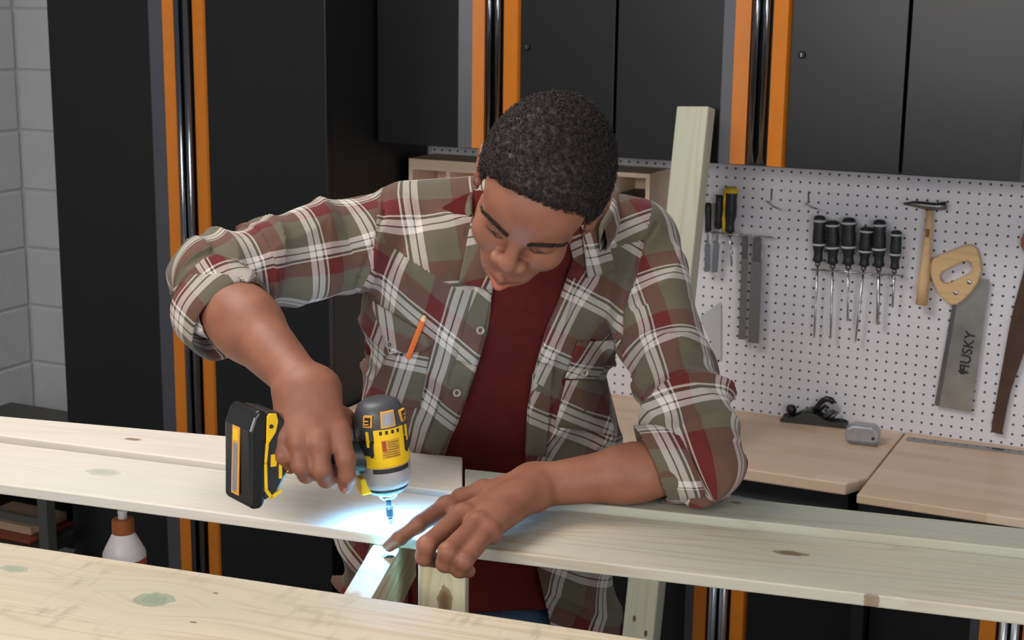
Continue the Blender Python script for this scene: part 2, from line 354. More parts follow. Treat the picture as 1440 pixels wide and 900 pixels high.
def rack(label, x0, y0, x1, y1, n):
    th = thing('tool_rack', label, 'tool rack', W(x0, y0, 0))
    o = th.location
    MB().tube([W(x0, y0, 0) - o, W(x0, y0, -0.05) - o, W(x1, y1, -0.05) - o, W(x1, y1, 0) - o], 0.0022, 8).build('front_wire', steel, th, smooth=True)
    MB().tube([W(x0, y0, -0.018) - o, W(x1, y1, -0.018) - o], 0.0022, 8).build('rear_wire', steel, th, smooth=True)
    for k in range(n + 1):
        f = k / n; x = x0 + (x1 - x0) * f; y = y0 + (y1 - y0) * f
        MB().tube([W(x, y, -0.018) - o, W(x, y, -0.05) - o], 0.0016, 6).build('divider', steel, th, smooth=True)
rack('chrome wire rack holding the six black screwdrivers', 1141, 379, 1270, 388, 6)
rack('chrome wire rack holding the files and the yellow screwdriver', 1000, 327, 1086, 334, 5)
# chisels beside the rack
def chisel(label, top, hb, tip, wh, wbl, Y):
    a, b, c = W(*top, Y), W(*hb, Y), W(*tip, Y); th = thing('chisel', label, 'chisel', b, 'tools on the small rack')
    Mh = Matrix.Translation(-b) @ frame(a, (b - a).orthogonal(), b - a); ln = (b - a).length; r = wh / 2 / 535
    MB().lathe([(r * .6, 0), (r * .95, .04 * ln), (r, .3 * ln), (r * .9, .7 * ln), (r, .95 * ln), (r * .6, ln)], Mh, 16).build('handle', rubber, th, smooth=True)
    d = (c - b); s = Vector((wbl / 2 / 535, 0, 0))
    MB().poly([-s * .4, s * .4, d * 0.25 + s * .5, d * 0.32 + s, d * 0.97 + s, d - s, d * 0.32 - s, d * 0.25 - s * .5], (0, -0.003, 0)).build('blade', steel, th, 0.0006)
chisel('black-handled chisel with a bright blade left of the yellow screwdriver', (1012, 274), (1010, 322), (1005, 384), 11, 9, -0.035)
chisel('dull chisel half hidden by the leaning board', (996, 285), (996, 326), (995, 383), 10, 9, -0.033)
def filetool(label, top, bot, w0, w1):
    a, b = W(*top, -0.03), W(*bot, -0.03); d = b - a; th = thing('file', label, 'file', b, 'files on the pegboard'); s = 1 / 535
    sx = Vector((s, 0, 0)); P = lambda f, q: (a - b) + d * f + sx * q
    MB().poly([P(0.22, -w1), P(0.22, w1), P(1, w1 * 1.05), P(1, -w1 * 1.05)], (0, -0.005, 0)).build('blade', mat('file_steel', lin(128, 128, 127), 0.5, 0.5, noise=0.15, nscale=300), th, 0.0008)
    MB().poly([P(0, -w0 * .7), P(-0.02, 0), P(0, w0 * .7), P(0.06, w0 * .8), P(0.16, w0 * .72), P(0.219, w1), P(0.219, -w1), P(0.16, -w0 * .72), P(0.06, -w0 * .8)], (0, -0.005, 0)).build('tang', dsteel, th, 0.0008)
filetool('narrower grey metal file hanging left of the other file', (1049, 332), (1044, 477), 6.5, 5.2)
filetool('wider grey metal file hanging at the right end of the small rack', (1066, 335), (1060, 482), 8.5, 7.5)
# bare pegboard hooks
for lb, px in (('bare wire peg hook above the files', [(1085, 268), (1085, 284), (1078, 283), (1088, 291), (1098, 295)]), ('bare wire peg hook above the left screwdrivers', [(1137, 271), (1137, 284), (1133, 287), (1143, 292), (1152, 295)])):
    a = W(*px[0], -0.003)
    o = MB().tube([W(px[0][0], px[0][1], 0.001) - a, W(*px[0], -0.003) - a, W(*px[1], -0.004) - a, W(*px[2], -0.012) - a, W(*px[3], -0.045) - a, W(*px[4], -0.06) - a], 0.0021, 8).build('peg_hook', steel, None, smooth=True)
    o.location = a; tag(o, lb, 'hook', 'bare peg hooks')
# try square, half behind the sleeve
o = outline('try_square', [(1014, 424), (1014, 505), (1004, 507), (1000, 480), (984, 447)], -0.006, 0.002, mat('aluminium_square', lin(205, 205, 206), 0.45, 0.4), None, 0.0004)
tag(o, 'triangular aluminium speed square hanging behind the plaid sleeve', 'square')
o = outline('wall_clip', [(936, 298), (940, 296), (940, 310), (935, 311)], 0, 0.02, rubber, None, 0.001); tag(o, 'small black clip on the pegboard left of the leaning board', 'clip')
# hammer
th = thing('hammer', 'slim hammer with a pale wooden handle and grey head', 'hammer', W(1296, 428, -0.03)); o0 = th.location
MB().tube([W(1308, 296, -0.03) - o0, W(1306, 325, -0.03) - o0, W(1303, 350, -0.03) - o0, W(1299, 395, -0.03) - o0, W(1296, 428, -0.03) - o0], [0.0095, 0.0095, 0.0115, 0.0145, 0.0155], 16).build('handle', beech, th, smooth=True)
MB().tube([W(1271, 286.5, -0.03) - o0, W(1285, 286.5, -0.03) - o0, W(1298, 288.5, -0.03) - o0, W(1316, 290.5, -0.03) - o0, W(1331, 289, -0.03) - o0], [0.003, 0.0075, 0.010, 0.010, 0.011], 14).build('head', dsteel, th, smooth=True)
MB().tube([W(1305, 322, -0.0405) - o0, W(1304, 333, -0.0415) - o0], 0.0045, 8).build('sticker', mat('brown_sticker', lin(140, 96, 50), 0.6), th)
# hand saw
th = thing('hand_saw', 'hand saw with a pale wooden handle and printed steel blade', 'saw', W(1340, 572, -0.02)); o0 = th.location.copy()
bl = outline('blade', [(1392, 393), (1366, 580), (1314, 570), (1341, 424), (1352, 392)], -0.012, 0.0018, mat('saw_steel', lin(168, 165, 160), 0.33, 0.65, noise=0.18, nscale=14), None)
sp_ = outline('spine_strip', [(1332, 470), (1340, 424), (1346, 424), (1320.5, 571), (1314, 570)], -0.0145, 0.001, dsteel)
hd = outline('handle', [(1308, 372), (1312, 364), (1320, 359), (1345, 349), (1361, 343), (1370, 343.5), (1376, 349), (1380, 364), (1382, 379), (1377, 396), (1366, 411), (1356, 421), (1347, 427), (1338, 427), (1329, 421), (1321, 411), (1314, 397), (1309, 384)], -0.006, 0.020, beech, None, 0.005,
             holes=[(1323, 387), (1326, 382), (1340, 374), (1356, 367), (1363, 366), (1368, 370), (1369, 378), (1366, 383), (1352, 390), (1336, 397), (1329, 397), (1325, 393)])
for ob in (bl, sp_, hd): ob.parent = th; ob.matrix_parent_inverse = Matrix.Translation(-o0)
for x, y in ((1363, 397), (1344, 412)):
    r_ = MB().lathe([(0.006, 0), (0.006, 0.001), (0.004, 0.0022), (0.001, 0.0025)], Matrix.Rotation(math.pi / 2, 4, 'X'), 14).build('rivet', steel, hd, smooth=True)
    r_.matrix_parent_inverse = Matrix(); r_.location = W(x, y, -0.026)
def text(name, body, size, m, M, parent=None, extrude=0.0002, bold=False):
    c = bpy.data.curves.new(name, 'FONT'); c.body = body; c.size = size; c.extrude = extrude; c.align_x = 'CENTER'; c.align_y = 'CENTER'
    if bold: c.offset = size * 0.02
    o = bpy.data.objects.new(name + '_tmp', c); COL.objects.link(o)
    dg = bpy.context.evaluated_depsgraph_get(); me = bpy.data.meshes.new_from_object(o.evaluated_get(dg))
    bpy.data.objects.remove(o); n = bpy.data.objects.new(name, me); COL.objects.link(n); me.materials.clear(); me.materials.append(m)
    if parent: n.parent = parent; n.matrix_parent_inverse = parent.matrix_world.inverted()
    n.matrix_world = M
    return n
ink = mat('black_print', lin(38, 38, 40), 0.6)
bpy.context.view_layer.update()
tdir = W(1364.5, 470, -0.014) - W(1354, 528, -0.014)
text('saw_lettering', 'HUSKY', 0.036, ink, frame(W(1360.5, 496, -0.0142), tdir, (0, -1, 0)), th, bold=True)
lg = outline('saw_emblem', [(1349, 516), (1354, 512), (1352, 519), (1358, 514), (1356, 522), (1361, 520), (1356, 527), (1350, 526)], -0.0139, 0.0004, ink); lg.parent = th; lg.matrix_parent_inverse = Matrix.Translation(-o0)
# old rusty saw at the right edge
th = thing('old_saw', 'old rusty curved saw blade at the right edge of the pegboard', 'saw', W(1402, 610, -0.02)); o0 = th.location.copy()
bl = outline('blade', [(1394, 607), (1395, 595), (1400, 568), (1405, 540), (1413, 496), (1419, 462), (1426, 430), (1437, 391), (1448, 350), (1462, 356), (1476, 378), (1462, 428), (1448, 472), (1440, 497), (1430, 525), (1421, 551), (1414, 585), (1409, 611)], -0.012, 0.0022, mat('rusty_blade', lin(84, 62, 48), 0.6, 0.4, noise=0.3, nscale=14), None)
hd = outline('handle', [(1444, 356), (1437, 345), (1437, 335), (1444, 322), (1462, 316), (1480, 326), (1488, 350), (1480, 380), (1466, 372), (1452, 366)], -0.006, 0.022, mat('red_brown_handle', lin(150, 84, 58), 0.5), None, 0.004)
for ob in (bl, hd): ob.parent = th; ob.matrix_parent_inverse = Matrix.Translation(-o0)

# ---- hand plane
def DZ(x, y, z=0.9605): return Vector(onz(x, y, z))
castm = mat('grey_cast_iron', lin(78, 80, 78), 0.42, 0.6); bk = mat('black_gloss', lin(26, 27, 28), 0.28)
p0, p1 = DZ(1097, 593), DZ(1189, 603); ax = (p1 - p0); ln = ax.length
th = thing('hand_plane', 'small black and grey metal hand plane on the bench top', 'hand plane', M=frame(p0, ax))
Lx = lambda f: f * ln
side = [(0, 0), (ln, 0), (ln, 0.008), (ln * .96, 0.0125), (ln * .78, 0.013), (ln * .66, 0.018), (ln * .55, 0.03), (ln * .45, 0.033), (ln * .34, 0.03), (ln * .2, 0.016), (ln * .1, 0.0115), (0.004, 0.0115), (0, 0.008)]
MB().poly([(x, 0, z) for x, z in side], (0, 0.0035, 0)).build('side_wall', castm, th); MB().poly([(x, 0.046, z) for x, z in side], (0, 0.0035, 0)).build('side_wall', castm, th)
boxo('sole', (0, 0.0035, 0), (ln, 0.046, 0.006), castm, th, 0.001)
MB().lathe([(0.010, 0), (0.008, 0.006), (0.007, 0.010), (0.012, 0.016), (0.0145, 0.024), (0.013, 0.032), (0.007, 0.037), (0.001, 0.038)], Matrix.Translation((ln * .14, 0.025, 0.006)), 20).build('front_knob', bk, th, smooth=True)
MB().poly([(ln * .30, 0.008, 0.026), (ln * .36, 0.008, 0.034), (ln * .46, 0.008, 0.042), (ln * .50, 0.008, 0.034), (ln * .42, 0.008, 0.028)], (0, 0.034, 0)).build('cap_iron', castm, th, 0.001)
MB().tube([(ln * .46, 0.025, 0.02), (ln * .53, 0.025, 0.044), (ln * .60, 0.025, 0.062), (ln * .67, 0.025, 0.070), (ln * .74, 0.025, 0.068), (ln * .785, 0.025, 0.060)], [0.006, 0.0075, 0.008, 0.008, 0.0085, 0.007], 12).build('lever_cap', bk, th, smooth=True)
MB().tube([(ln * .55, 0.025, 0.03), (ln * .66, 0.025, 0.052), (ln * .70, 0.025, 0.044)], [0.004, 0.005, 0.005], 10).build('adjuster', bk, th, smooth=True)
MB().tube([(ln * .60, 0.018, 0.012), (ln * .72, 0.018, 0.03), (ln * .80, 0.018, 0.042)], [0.008, 0.006, 0.004], 10).build('blade_lever', castm, th, smooth=True)
MB().tube([(ln * .66, 0.03, 0.01), (ln * .76, 0.03, 0.022), (ln * .86, 0.03, 0.036)], [0.009, 0.007, 0.003], 10).build('iron', dsteel, th, smooth=True)
# ---- silver tape case
c0 = DZ(1213, 622); th = thing('tape_case', 'rounded silver metal tape case beside the hand plane', 'tape measure', M=frame(c0, (1, 0.10, 0)))
silver = mat('silver_case', lin(176, 178, 182), 0.38, 0.6, noise=0.1, nscale=40)
prof = [(-0.041, 0), (0.034, 0), (0.043, 0.008), (0.045, 0.026), (0.040, 0.043), (0.026, 0.052), (-0.026, 0.052), (-0.043, 0.040), (-0.047, 0.022)]
MB().poly([(x * .96, -0.024, z * 0.9 + 0.002) for x, z in prof], (0, 0.050, 0)).build('case', silver, th, 0.007, seg=4)
MB().lathe([(0.004, 0), (0.004, 0.0015), (0.002, 0.003)], Matrix.Translation((0.028, -0.025, 0.02)) @ Matrix.Rotation(math.pi / 2, 4, 'X'), 12).build('screw', rubber, th)
boxo('foot_lip', (-0.030, -0.029, 0.0), (0.040, -0.022, 0.006), dsteel, th, 0.001)
# ---- perforated steel strip on the right bench
a, b = DZ(1275, 617.5), DZ(1452, 639); th = thing('steel_strip', 'perforated flat steel strip lying on the right bench top', 'metal strip', M=frame(a, b - a))
L_ = (b - a).length
boxo('strip', (0, -0.013, 0), (L_, 0.013, 0.003), mat('galvanised', lin(150, 153, 156), 0.45, 0.7), th, 0.0005)
for k in range(12):
    MB().lathe([(0.0032, 0.0028), (0.0032, 0.0033)], Matrix.Translation((0.018 + k * 0.0262, 0.002, 0)), 10).build('hole_ring', ink, th)
boxo('dark_mark', (0.212, -0.009, 0.0028), (0.242, 0.006, 0.0035), rubber, th)
# ---- pale wooden cubby behind the man
YF = -0.16; c_tl = W(575, 226, YF); c_tr = W(914, 241, YF); zt = (c_tl.z + c_tr.z) / 2; x0, x1 = c_tl.x, c_tr.x; zb = zt - 0.30
th = thing('wooden_cubby', 'pale wooden cubby shelf on the pegboard behind the man', 'shelf', (x0, YF, zb)); H = zt - zb; Wd = x1 - x0; dp = -YF - 0.001
boxo('top', (0, 0, H - 0.012), (Wd, dp, H), palebox, th); boxo('bottom', (0, 0, 0), (Wd, dp, 0.012), palebox, th)
boxo('back', (0, dp - 0.006, 0.012), (Wd, dp, H - 0.012), palebox, th)
for f in (0, 0.165, 0.36, 0.62, 0.85, 0.985):
    boxo('divider', (f * Wd, 0, 0.0121), (f * Wd + 0.0115, dp - 0.006, H - 0.0121), palebox, th)
boxo('front_rail', (0.012, -0.004, H - 0.03), (Wd * .36, 0.0, H), palebox, th)
o = boxo('dark_box', (x0 + 0.85 * Wd + 0.0125, -0.13, zb + 0.0125), (x0 + 0.85 * Wd + 0.05, -0.01, zb + 0.24), rubber, None, 0.002); tag(o, 'dark box inside the pale cubby right of the head', 'box')

# ---- left: metal cart in the corner with a box and a red-brown case
cart = thing('metal_cart', 'grey metal tool cart standing by the white block wall', 'cart', (-2.45, -0.95, 0))
cg = mat('grey_cart_metal', lin(86, 86, 82), 0.5, 0.3); cd = mat('dark_cart_inside', lin(40, 40, 36), 0.6)
c0 = onz(73, 572, 0.72); CX1 = float(ony(75, 640, -0.62)[0]); ZT = float(ony(40, 569, -0.11)[2])
cart.location = (CX1 - 0.75, -0.66, 0)
boxo('top_tray', (0, 0, ZT - 0.06), (0.75, 0.55, ZT), cg, cart, 0.004)
for px_, py_ in ((0, 0), (0.715, 0), (0, 0.515), (0.715, 0.515)): boxo('post', (px_, py_, 0), (px_ + 0.035, py_ + 0.035, ZT - 0.0605), cg, cart)
zs = float(ony(30, 757, -0.64)[2]) - 0.012
boxo('shelf', (0.0355, 0.0, zs - 0.03), (0.7145, 0.515, zs), cd, cart)
zr = float(ony(30, 722, -0.60)[2]); boxo('rail', (0.0355, 0.02, zr - 0.012), (0.7145, 0.035, zr + 0.012), cg, cart); boxo('back_panel', (0.0355, 0.535, 0.2), (0.7145, 0.55, ZT - 0.0605), cd, cart)
xb = float(ony(33, 745, -0.64)[0])
o = MB().box((0, 0, 0), (0.22, 0.16, float(ony(20, 737, -0.61)[2]) - zs - 0.0128)).build('carton', mat('tan_card', lin(206, 176, 146), 0.7), None, 0.002); o.location = (xb - 0.22, -0.61, zs + 0.0125 + 0.0005); tag(o, 'tan carton lying on the red-brown case in the cart', 'box')
xc = float(ony(45, 760, -0.64)[0])
o = MB().box((0, 0, 0), (0.30, 0.20, 0.012)).build('flat_case', mat('red_brown_case', lin(118, 54, 34), 0.5), None, 0.003); o.location = (xc - 0.30, -0.65, zs + 0.0003); tag(o, 'flat red-brown case on the cart shelf under the carton', 'case')
# ================================================================ the lumber being assembled
cream, creamd, green = lin(232, 222, 202), lin(206, 188, 156), lin(190, 205, 186)
gr_l, gr_d = lin(214, 212, 190), lin(186, 170, 132)
knb = lin(120, 92, 58)
def plank(name, label, top_px, z, thick, m, extl=0.0, extr=0.0, group='boards of the timber frame', bevel=0.002):
    """top_px: far-left, far-right, near-right, near-left corners of the top face on the height z"""
    P = [Vector(onz(x, y, z)) for x, y in top_px]
    d = (P[1] - P[0]).normalized(); d2 = (P[2] - P[3]).normalized()
    P[0] -= d * extl; P[3] -= d2 * extl; P[1] += d * extr; P[2] += d2 * extr
    M = frame((P[0] + P[3]) / 2, (P[1] + P[2]) - (P[0] + P[3])); Mi = M.inverted()
    mb = MB().poly([Mi @ p for p in P], (0, 0, -thick))
    o = mb.build(name, m, None, bevel, mw=M); tag(o, label, 'board', group); return o, M
ZT_ = 1.36
def loc_of(M, x, y, z): v = M.inverted() @ Vector(onz(x, y, z)); return v.x, v.y
def pm(top_px, z, extl=0):
    P = [Vector(onz(x, y, z)) for x, y in top_px]; d = (P[1] - P[0]).normalized(); d2 = (P[2] - P[3]).normalized(); P[0] -= d * extl; P[3] -= d2 * extl
    return frame((P[0] + P[3]) / 2, (P[1] + P[2]) - (P[0] + P[3]))
def kn(M, z, lst): return [loc_of(M, x, y, z) + (rx, ry, c) for x, y, rx, ry, c in lst]
# left pair
pL1 = [(0, 622), (648, 702), (651, 766), (0, 680.4)]; M = pm(pL1, ZT_, 0.35)
mL1 = wood('pale_pine_a', lin(222, 213, 201), lin(206, 192, 174), green, 0.25, kn(M, ZT_, [(145, 664, 0.03, 0.016, lin(196, 200, 178))]), ring=9, contrast=0.35)
plank('pine_board', 'wide pale pine board under the driver bit, left front of the frame', pL1, ZT_, 0.0165, mL1, 0.35, 0)
pL2 = [(0, 585), (650, 642), (650, 690), (0, 610.7)]; M = pm(pL2, 1.372, 0.35)
pL2 = [(0, 585), (650, 642.5), (650.5, 694), (0, 611.5)]
mL2 = wood('pale_pine_b', lin(222, 213, 200), lin(204, 190, 168), None, 0, kn(M, 1.372, [(188, 617, 0.016, 0.007, lin(150, 122, 92))]), ring=8, contrast=0.3, seed=3)
plank('pine_board', 'narrow pale pine board behind the wide one on the left', pL2, 1.367, 0.0235, mL2, 0.35, 0)
# right pair
pR1 = [(653, 702), (1440, 786), (1440, 861.5), (653, 768.5)]; M = pm(pR1, ZT_)
mR1 = wood('green_pine_a', lin(192, 184, 165), lin(172, 150, 118), lin(168, 171, 157), 0.55, kn(M, ZT_, [(1112, 778, 0.024, 0.0095, knb), (1225, 840, 0.013, 0.012, knb)]), ring=12, contrast=0.6, seed=5)
plank('treated_board', 'wide greenish treated board with two brown knots, right front of the frame', pR1, ZT_, 0.0165, mR1, 0, 0.35)
pR2 = [(654, 659), (1440, 743), (1440, 772.5), (654, 690)]; M = pm(pR2, 1.372)
mR2 = wood('green_pine_b', lin(172, 171, 155), lin(158, 148, 122), lin(150, 158, 148), 0.65, kn(M, 1.372, [(1000, 731, 0.016, 0.006, knb), (1035, 707, 0.010, 0.005, knb)]), ring=10, contrast=0.5, seed=9)
plank('treated_board', 'narrow greenish treated board under the left elbow, behind the wide one', pR2, 1.372, 0.0285, mR2, 0, 0.35)
# foreground board
pF = [(0, 762), (890, 895), (1010, 1096), (170, 960)]
a, b = Vector(onz(0, 762, ZT_)), Vector(onz(890, 895, ZT_)); d = (b - a).normalized(); pr = Vector((d.y, -d.x, 0))
MF = frame(a - d * 0.4 + pr * 0.143, d)
kF = [tuple((MF.inverted() @ Vector(onz(x, y, ZT_)))[:2]) + (rx, ry, c) for x, y, rx, ry, c in [(217, 843, 0.026, 0.022, lin(138, 150, 130)), (303, 834, 0.004, 0.0025, lin(120, 80, 30)), (272, 875, 0.005, 0.0028, lin(130, 90, 40)), (20, 800, 0.02, 0.012, lin(160, 168, 148))]]
mF = wood('foreground_pine', lin(204, 188, 163), lin(178, 154, 122), lin(168, 168, 150), 0.45, kF, ring=11, contrast=0.5, seed=12, streak=lin(140, 138, 122))
o = MB().box((0, -0.143, -0.038), (1.75, 0.143, 0)).build('foreground_board', mF, None, 0.003, mw=MF); tag(o, 'broad pine board with a bluish knot across the foreground', 'board', 'boards of the timber frame')
# cross member lit by the work light, posts
beamm = wood('cross_member_pine', lin(212, 194, 156), lin(176, 146, 98), None, 0, [], ring=16, contrast=0.8, seed=20)
zB = 1.3430
q0, q1 = Vector(onz(525.8, 764, zB)), Vector(onz(486.7, 832.4, zB)); r0, r1 = Vector(onz(556, 780, zB)), Vector(onz(522, 837.8, zB))
bd = ((q1 - q0).normalized() + (r1 - r0).normalized()).normalized()
side_ = Vector((-bd.y, bd.x, 0)); wv = (r0 - q0).dot(side_); 
if wv < 0: side_ = -side_; wv = -wv
# the beam butts against the far edge of the foreground board
fa, fb = a, b; nrm = Vector((d.y, -d.x, 0)).normalized()
def hit(p): return p + bd * (((fa - p).dot(nrm) - 0.0015) / bd.dot(nrm))
s0 = q0 - bd * 0.11; e0 = hit(q0); s1 = s0 + side_ * 0.038; e1 = hit(q0 + side_ * 0.038)
MBm = frame((s0 + s1) / 2, bd); Mi = MBm.inverted()
ink_mark = mat('dark_knot', lin(60, 44, 40), 0.6)
o = MB().poly([Mi @ p for p in (s0, s1, e1, e0)], (0, 0, -0.089)).build('cross_member', beamm, None, 0.002, mw=MBm); tag(o, 'short cross beam under the pointing finger, lit by the driver lamp', 'beam', 'beams of the timber frame')
kz = MBm.inverted() @ Vector(onz(545, 782, zB))
nk = MB().lathe([(0.010, 0), (0.009, 0.0004)], Matrix.Translation((kz.x, kz.y, 0)) , 14, 0.75, 1.0).build('knot', ink_mark, o)
postm = wood('post_pine', lin(208, 194, 158), lin(182, 156, 108), lin(190, 200, 176), 0.5, [(0.058, 0.004, 0.024, 0.010, lin(112, 74, 44))], ring=14, contrast=0.6, seed=31)
pc = Vector(onz(588, 787, 1.3430)); pe = Vector(onz(655, 790, 1.3430))
pd = (pe - pc).normalized(); pw = (pe - pc).length
# post local X points down so the grain runs along it
Mp = frame(pc + pd * pw / 2, (0, 0, -1), Vector((pd.y, -pd.x, 0)))
o = MB().box((0.0005, -pw / 2, -0.038), (1.3425, pw / 2, 0)).build('post', postm, None, 0.002, mw=Mp); tag(o, 'upright post with a large brown knot below the left hand', 'post', 'posts of the timber frame')
for lb, pxy, zz in (('upright post under the left end of the frame', (-150, 640), 1.343), ('upright post under the right end of the frame', (1600, 830), 1.343)):
    c = Vector(onz(*pxy, zz)); M = frame(c, (0, 0, -1), (0.1, -1, 0))
    o = MB().box((0.0005, -0.045, -0.019), (1.3425, 0.045, 0.019)).build('post', postm, None, 0.002, mw=M); tag(o, lb, 'post', 'posts of the timber frame')
for lb, f in (('upright post under the left end of the foreground board', 0.12), ('upright post under the right end of the foreground board', 1.6)):
    c = MF @ Vector((f, 0, -0.0385)); M = frame(c, (0, 0, -1), (0.1, -1, 0)); hgt = c.z - 0.0005
    o = MB().box((0.0, -0.045, -0.019), (hgt, 0.045, 0.019)).build('post', postm, None, 0.002, mw=M); tag(o, lb, 'post', 'posts of the timber frame')
# lower board of the frame carrying the glue bottle
lowm = wood('lower_pine', cream, creamd, None, 0, [], ring=10, seed=40)
zl = 1.13
c = Vector(at(175, 800, 2.33)); c.z = zl
Mw = frame((c.x - 0.25, c.y + .02, zl), (0.99, 0.125, 0)); o = MB().box((0, -0.06, -0.02), (0.50, 0.06, 0)).build('lower_board', lowm, None, 0.002, mw=Mw); tag(o, 'low shelf board under the glue bottle', 'board')
for f in (0.05, 0.45):
    q = Mw @ Vector((f, 0, -0.0205)); M = frame(q, (0, 0, -1), (0.1, -1, 0)); oo = MB().box((0, -0.03, -0.03), (q.z - 0.0005, 0.03, 0.03)).build('shelf_leg', lowm, o, mw=None); oo.matrix_world = M; oo.parent = o; oo.matrix_parent_inverse = Mw.inverted()
# leaning board behind the man
lean = wood('leaning_board', lin(198, 194, 172), lin(178, 168, 138), lin(178, 186, 166), 0.55, [], ring=7, contrast=0.5, seed=50)
pt, pb_ = Vector(ony(979, 151, -0.36)), Vector(ony(902, 893, -0.64)); dv = (pb_ - pt).normalized(); tfl = (0.03 - pt.z) / dv.z
Ml = frame(pt, dv, Vector((-0.22, -1.0, 0)))
o = MB().box((0, -0.0445, -0.019), (tfl, 0.0445, 0.019)).build('leaning_board', lean, None, 0.004, mw=Ml); tag(o, 'tall greenish board leaning against the wall cabinets behind the left shoulder', 'board')
for x, y in ((892, 870), (908, 891)):
    r = Vector(ray(x, y)); n_ = Ml.col[2].to_3d(); oo = Vector(CAM); tt = ((Ml @ Vector((0, 0, 0.0192))) - oo).dot(n_) / r.dot(n_); p = Ml.inverted() @ (oo + r * tt)
    k_ = MB().lathe([(0.007, 0.0186), (0.006, 0.0194)], Matrix.Translation((p.x, p.y, 0)), 12, 1.3, 0.8).build('knot', mat('small_knot', lin(110, 82, 50), 0.7), o)

# ---- glue bottle
gb = thing('glue_bottle', 'white glue bottle with a brown cap behind the foreground board', 'bottle', (c.x, c.y, zl))
bx = Vector(at(174, 760, 2.33)); gb.location = (bx.x, bx.y, zl + 0.0003)
milk = mat('milky_plastic', lin(212, 205, 204), 0.4); cap = mat('brown_cap', lin(134, 74, 30), 0.4)
ztop = at(174, 714, 2.33)[2] - zl; zc0 = at(174, 748, 2.33)[2] - zl; zc1 = at(174, 727, 2.33)[2] - zl; zsh = at(174, 778, 2.33)[2] - zl
bdy = MB().lathe([(0.030, 0), (0.033, 0.004), (0.033, zsh * 0.45), (0.0325, zsh), (0.028, zsh + 0.010), (0.0165, zc0), (0.010, zc0 + 0.003)], None, 28).build('body', milk, gb, smooth=True)
MB().lathe([(0.0333, zsh * 0.5), (0.0336, zsh * 0.52), (0.0333, zsh - 0.009), (0.0326, zsh - 0.007)], None, 28).build('label_band', mat('red_brown_label', lin(150, 66, 40), 0.5), bdy, smooth=True)
cp = MB().lathe([(0.0165, zc0 - 0.001), (0.0172, zc0 + 0.002), (0.0168, zc1 - 0.002), (0.015, zc1), (0.006, zc1 + 0.001)], None, 24).build('cap', cap, gb, smooth=False)
MB().lathe([(0.0075, zc1), (0.0068, zc1 + 0.008), (0.008, zc1 + 0.011), (0.0065, ztop), (0.002, ztop + 0.001)], None, 18).build('nozzle', milk, gb, smooth=True)
# ================================================================ the man: signed-distance modelling on a grid, meshed with surface nets
E1 = np.array([RC[0][0], RC[0][1], 0]); E1 /= np.linalg.norm(E1); E2 = np.array([-E1[1], E1[0], 0]); E3 = np.array([0, 0, 1.0])
EG = np.stack([E1, E2, E3])                       # grid axes: right, away, up
def G(P): return np.asarray(P) @ EG.T
def A(x, y, d): return G(at(x, y, d))             # pixel and depth of the photograph -> grid point
def Az(x, y, z): return G(onz(x, y, z))
def smin(a, b, k):
    if k <= 0: return np.minimum(a, b)
    h = np.clip(0.5 + 0.5 * (b - a) / k, 0, 1); return b + (a - b) * h - k * h * (1 - h)
def capsule(p0, p1, r0, r1):
    p0 = np.asarray(p0, float); p1 = np.asarray(p1, float); ba = p1 - p0; L2 = ba @ ba
    def f(u, v, w):
        x, y, z = u - p0[0], v - p0[1], w - p0[2]
        t = np.clip((x * ba[0] + y * ba[1] + z * ba[2]) / L2, 0, 1)
        return np.sqrt((x - t * ba[0]) ** 2 + (y - t * ba[1]) ** 2 + (z - t * ba[2]) ** 2) - (r0 + (r1 - r0) * t)
    R = max(r0, r1); return f, np.minimum(p0, p1) - R, np.maximum(p0, p1) + R
def ellipsoid(c, ax, rad):
    """ax rows = local axes in grid space"""
    c = np.asarray(c, float); ax = np.asarray(ax, float); rad = np.asarray(rad, float)
    def f(u, v, w):
        x, y, z = u - c[0], v - c[1], w - c[2]
        q = [(x * a[0] + y * a[1] + z * a[2]) for a in ax]
        k0 = np.sqrt(sum((qq / r) ** 2 for qq, r in zip(q, rad))); k1 = np.sqrt(sum((qq / (r * r)) ** 2 for qq, r in zip(q, rad))) + 1e-9
        return k0 * (k0 - 1) / k1
    e = np.sqrt(((ax * rad[:, None]) ** 2).sum(0)); return f, c - e, c + e
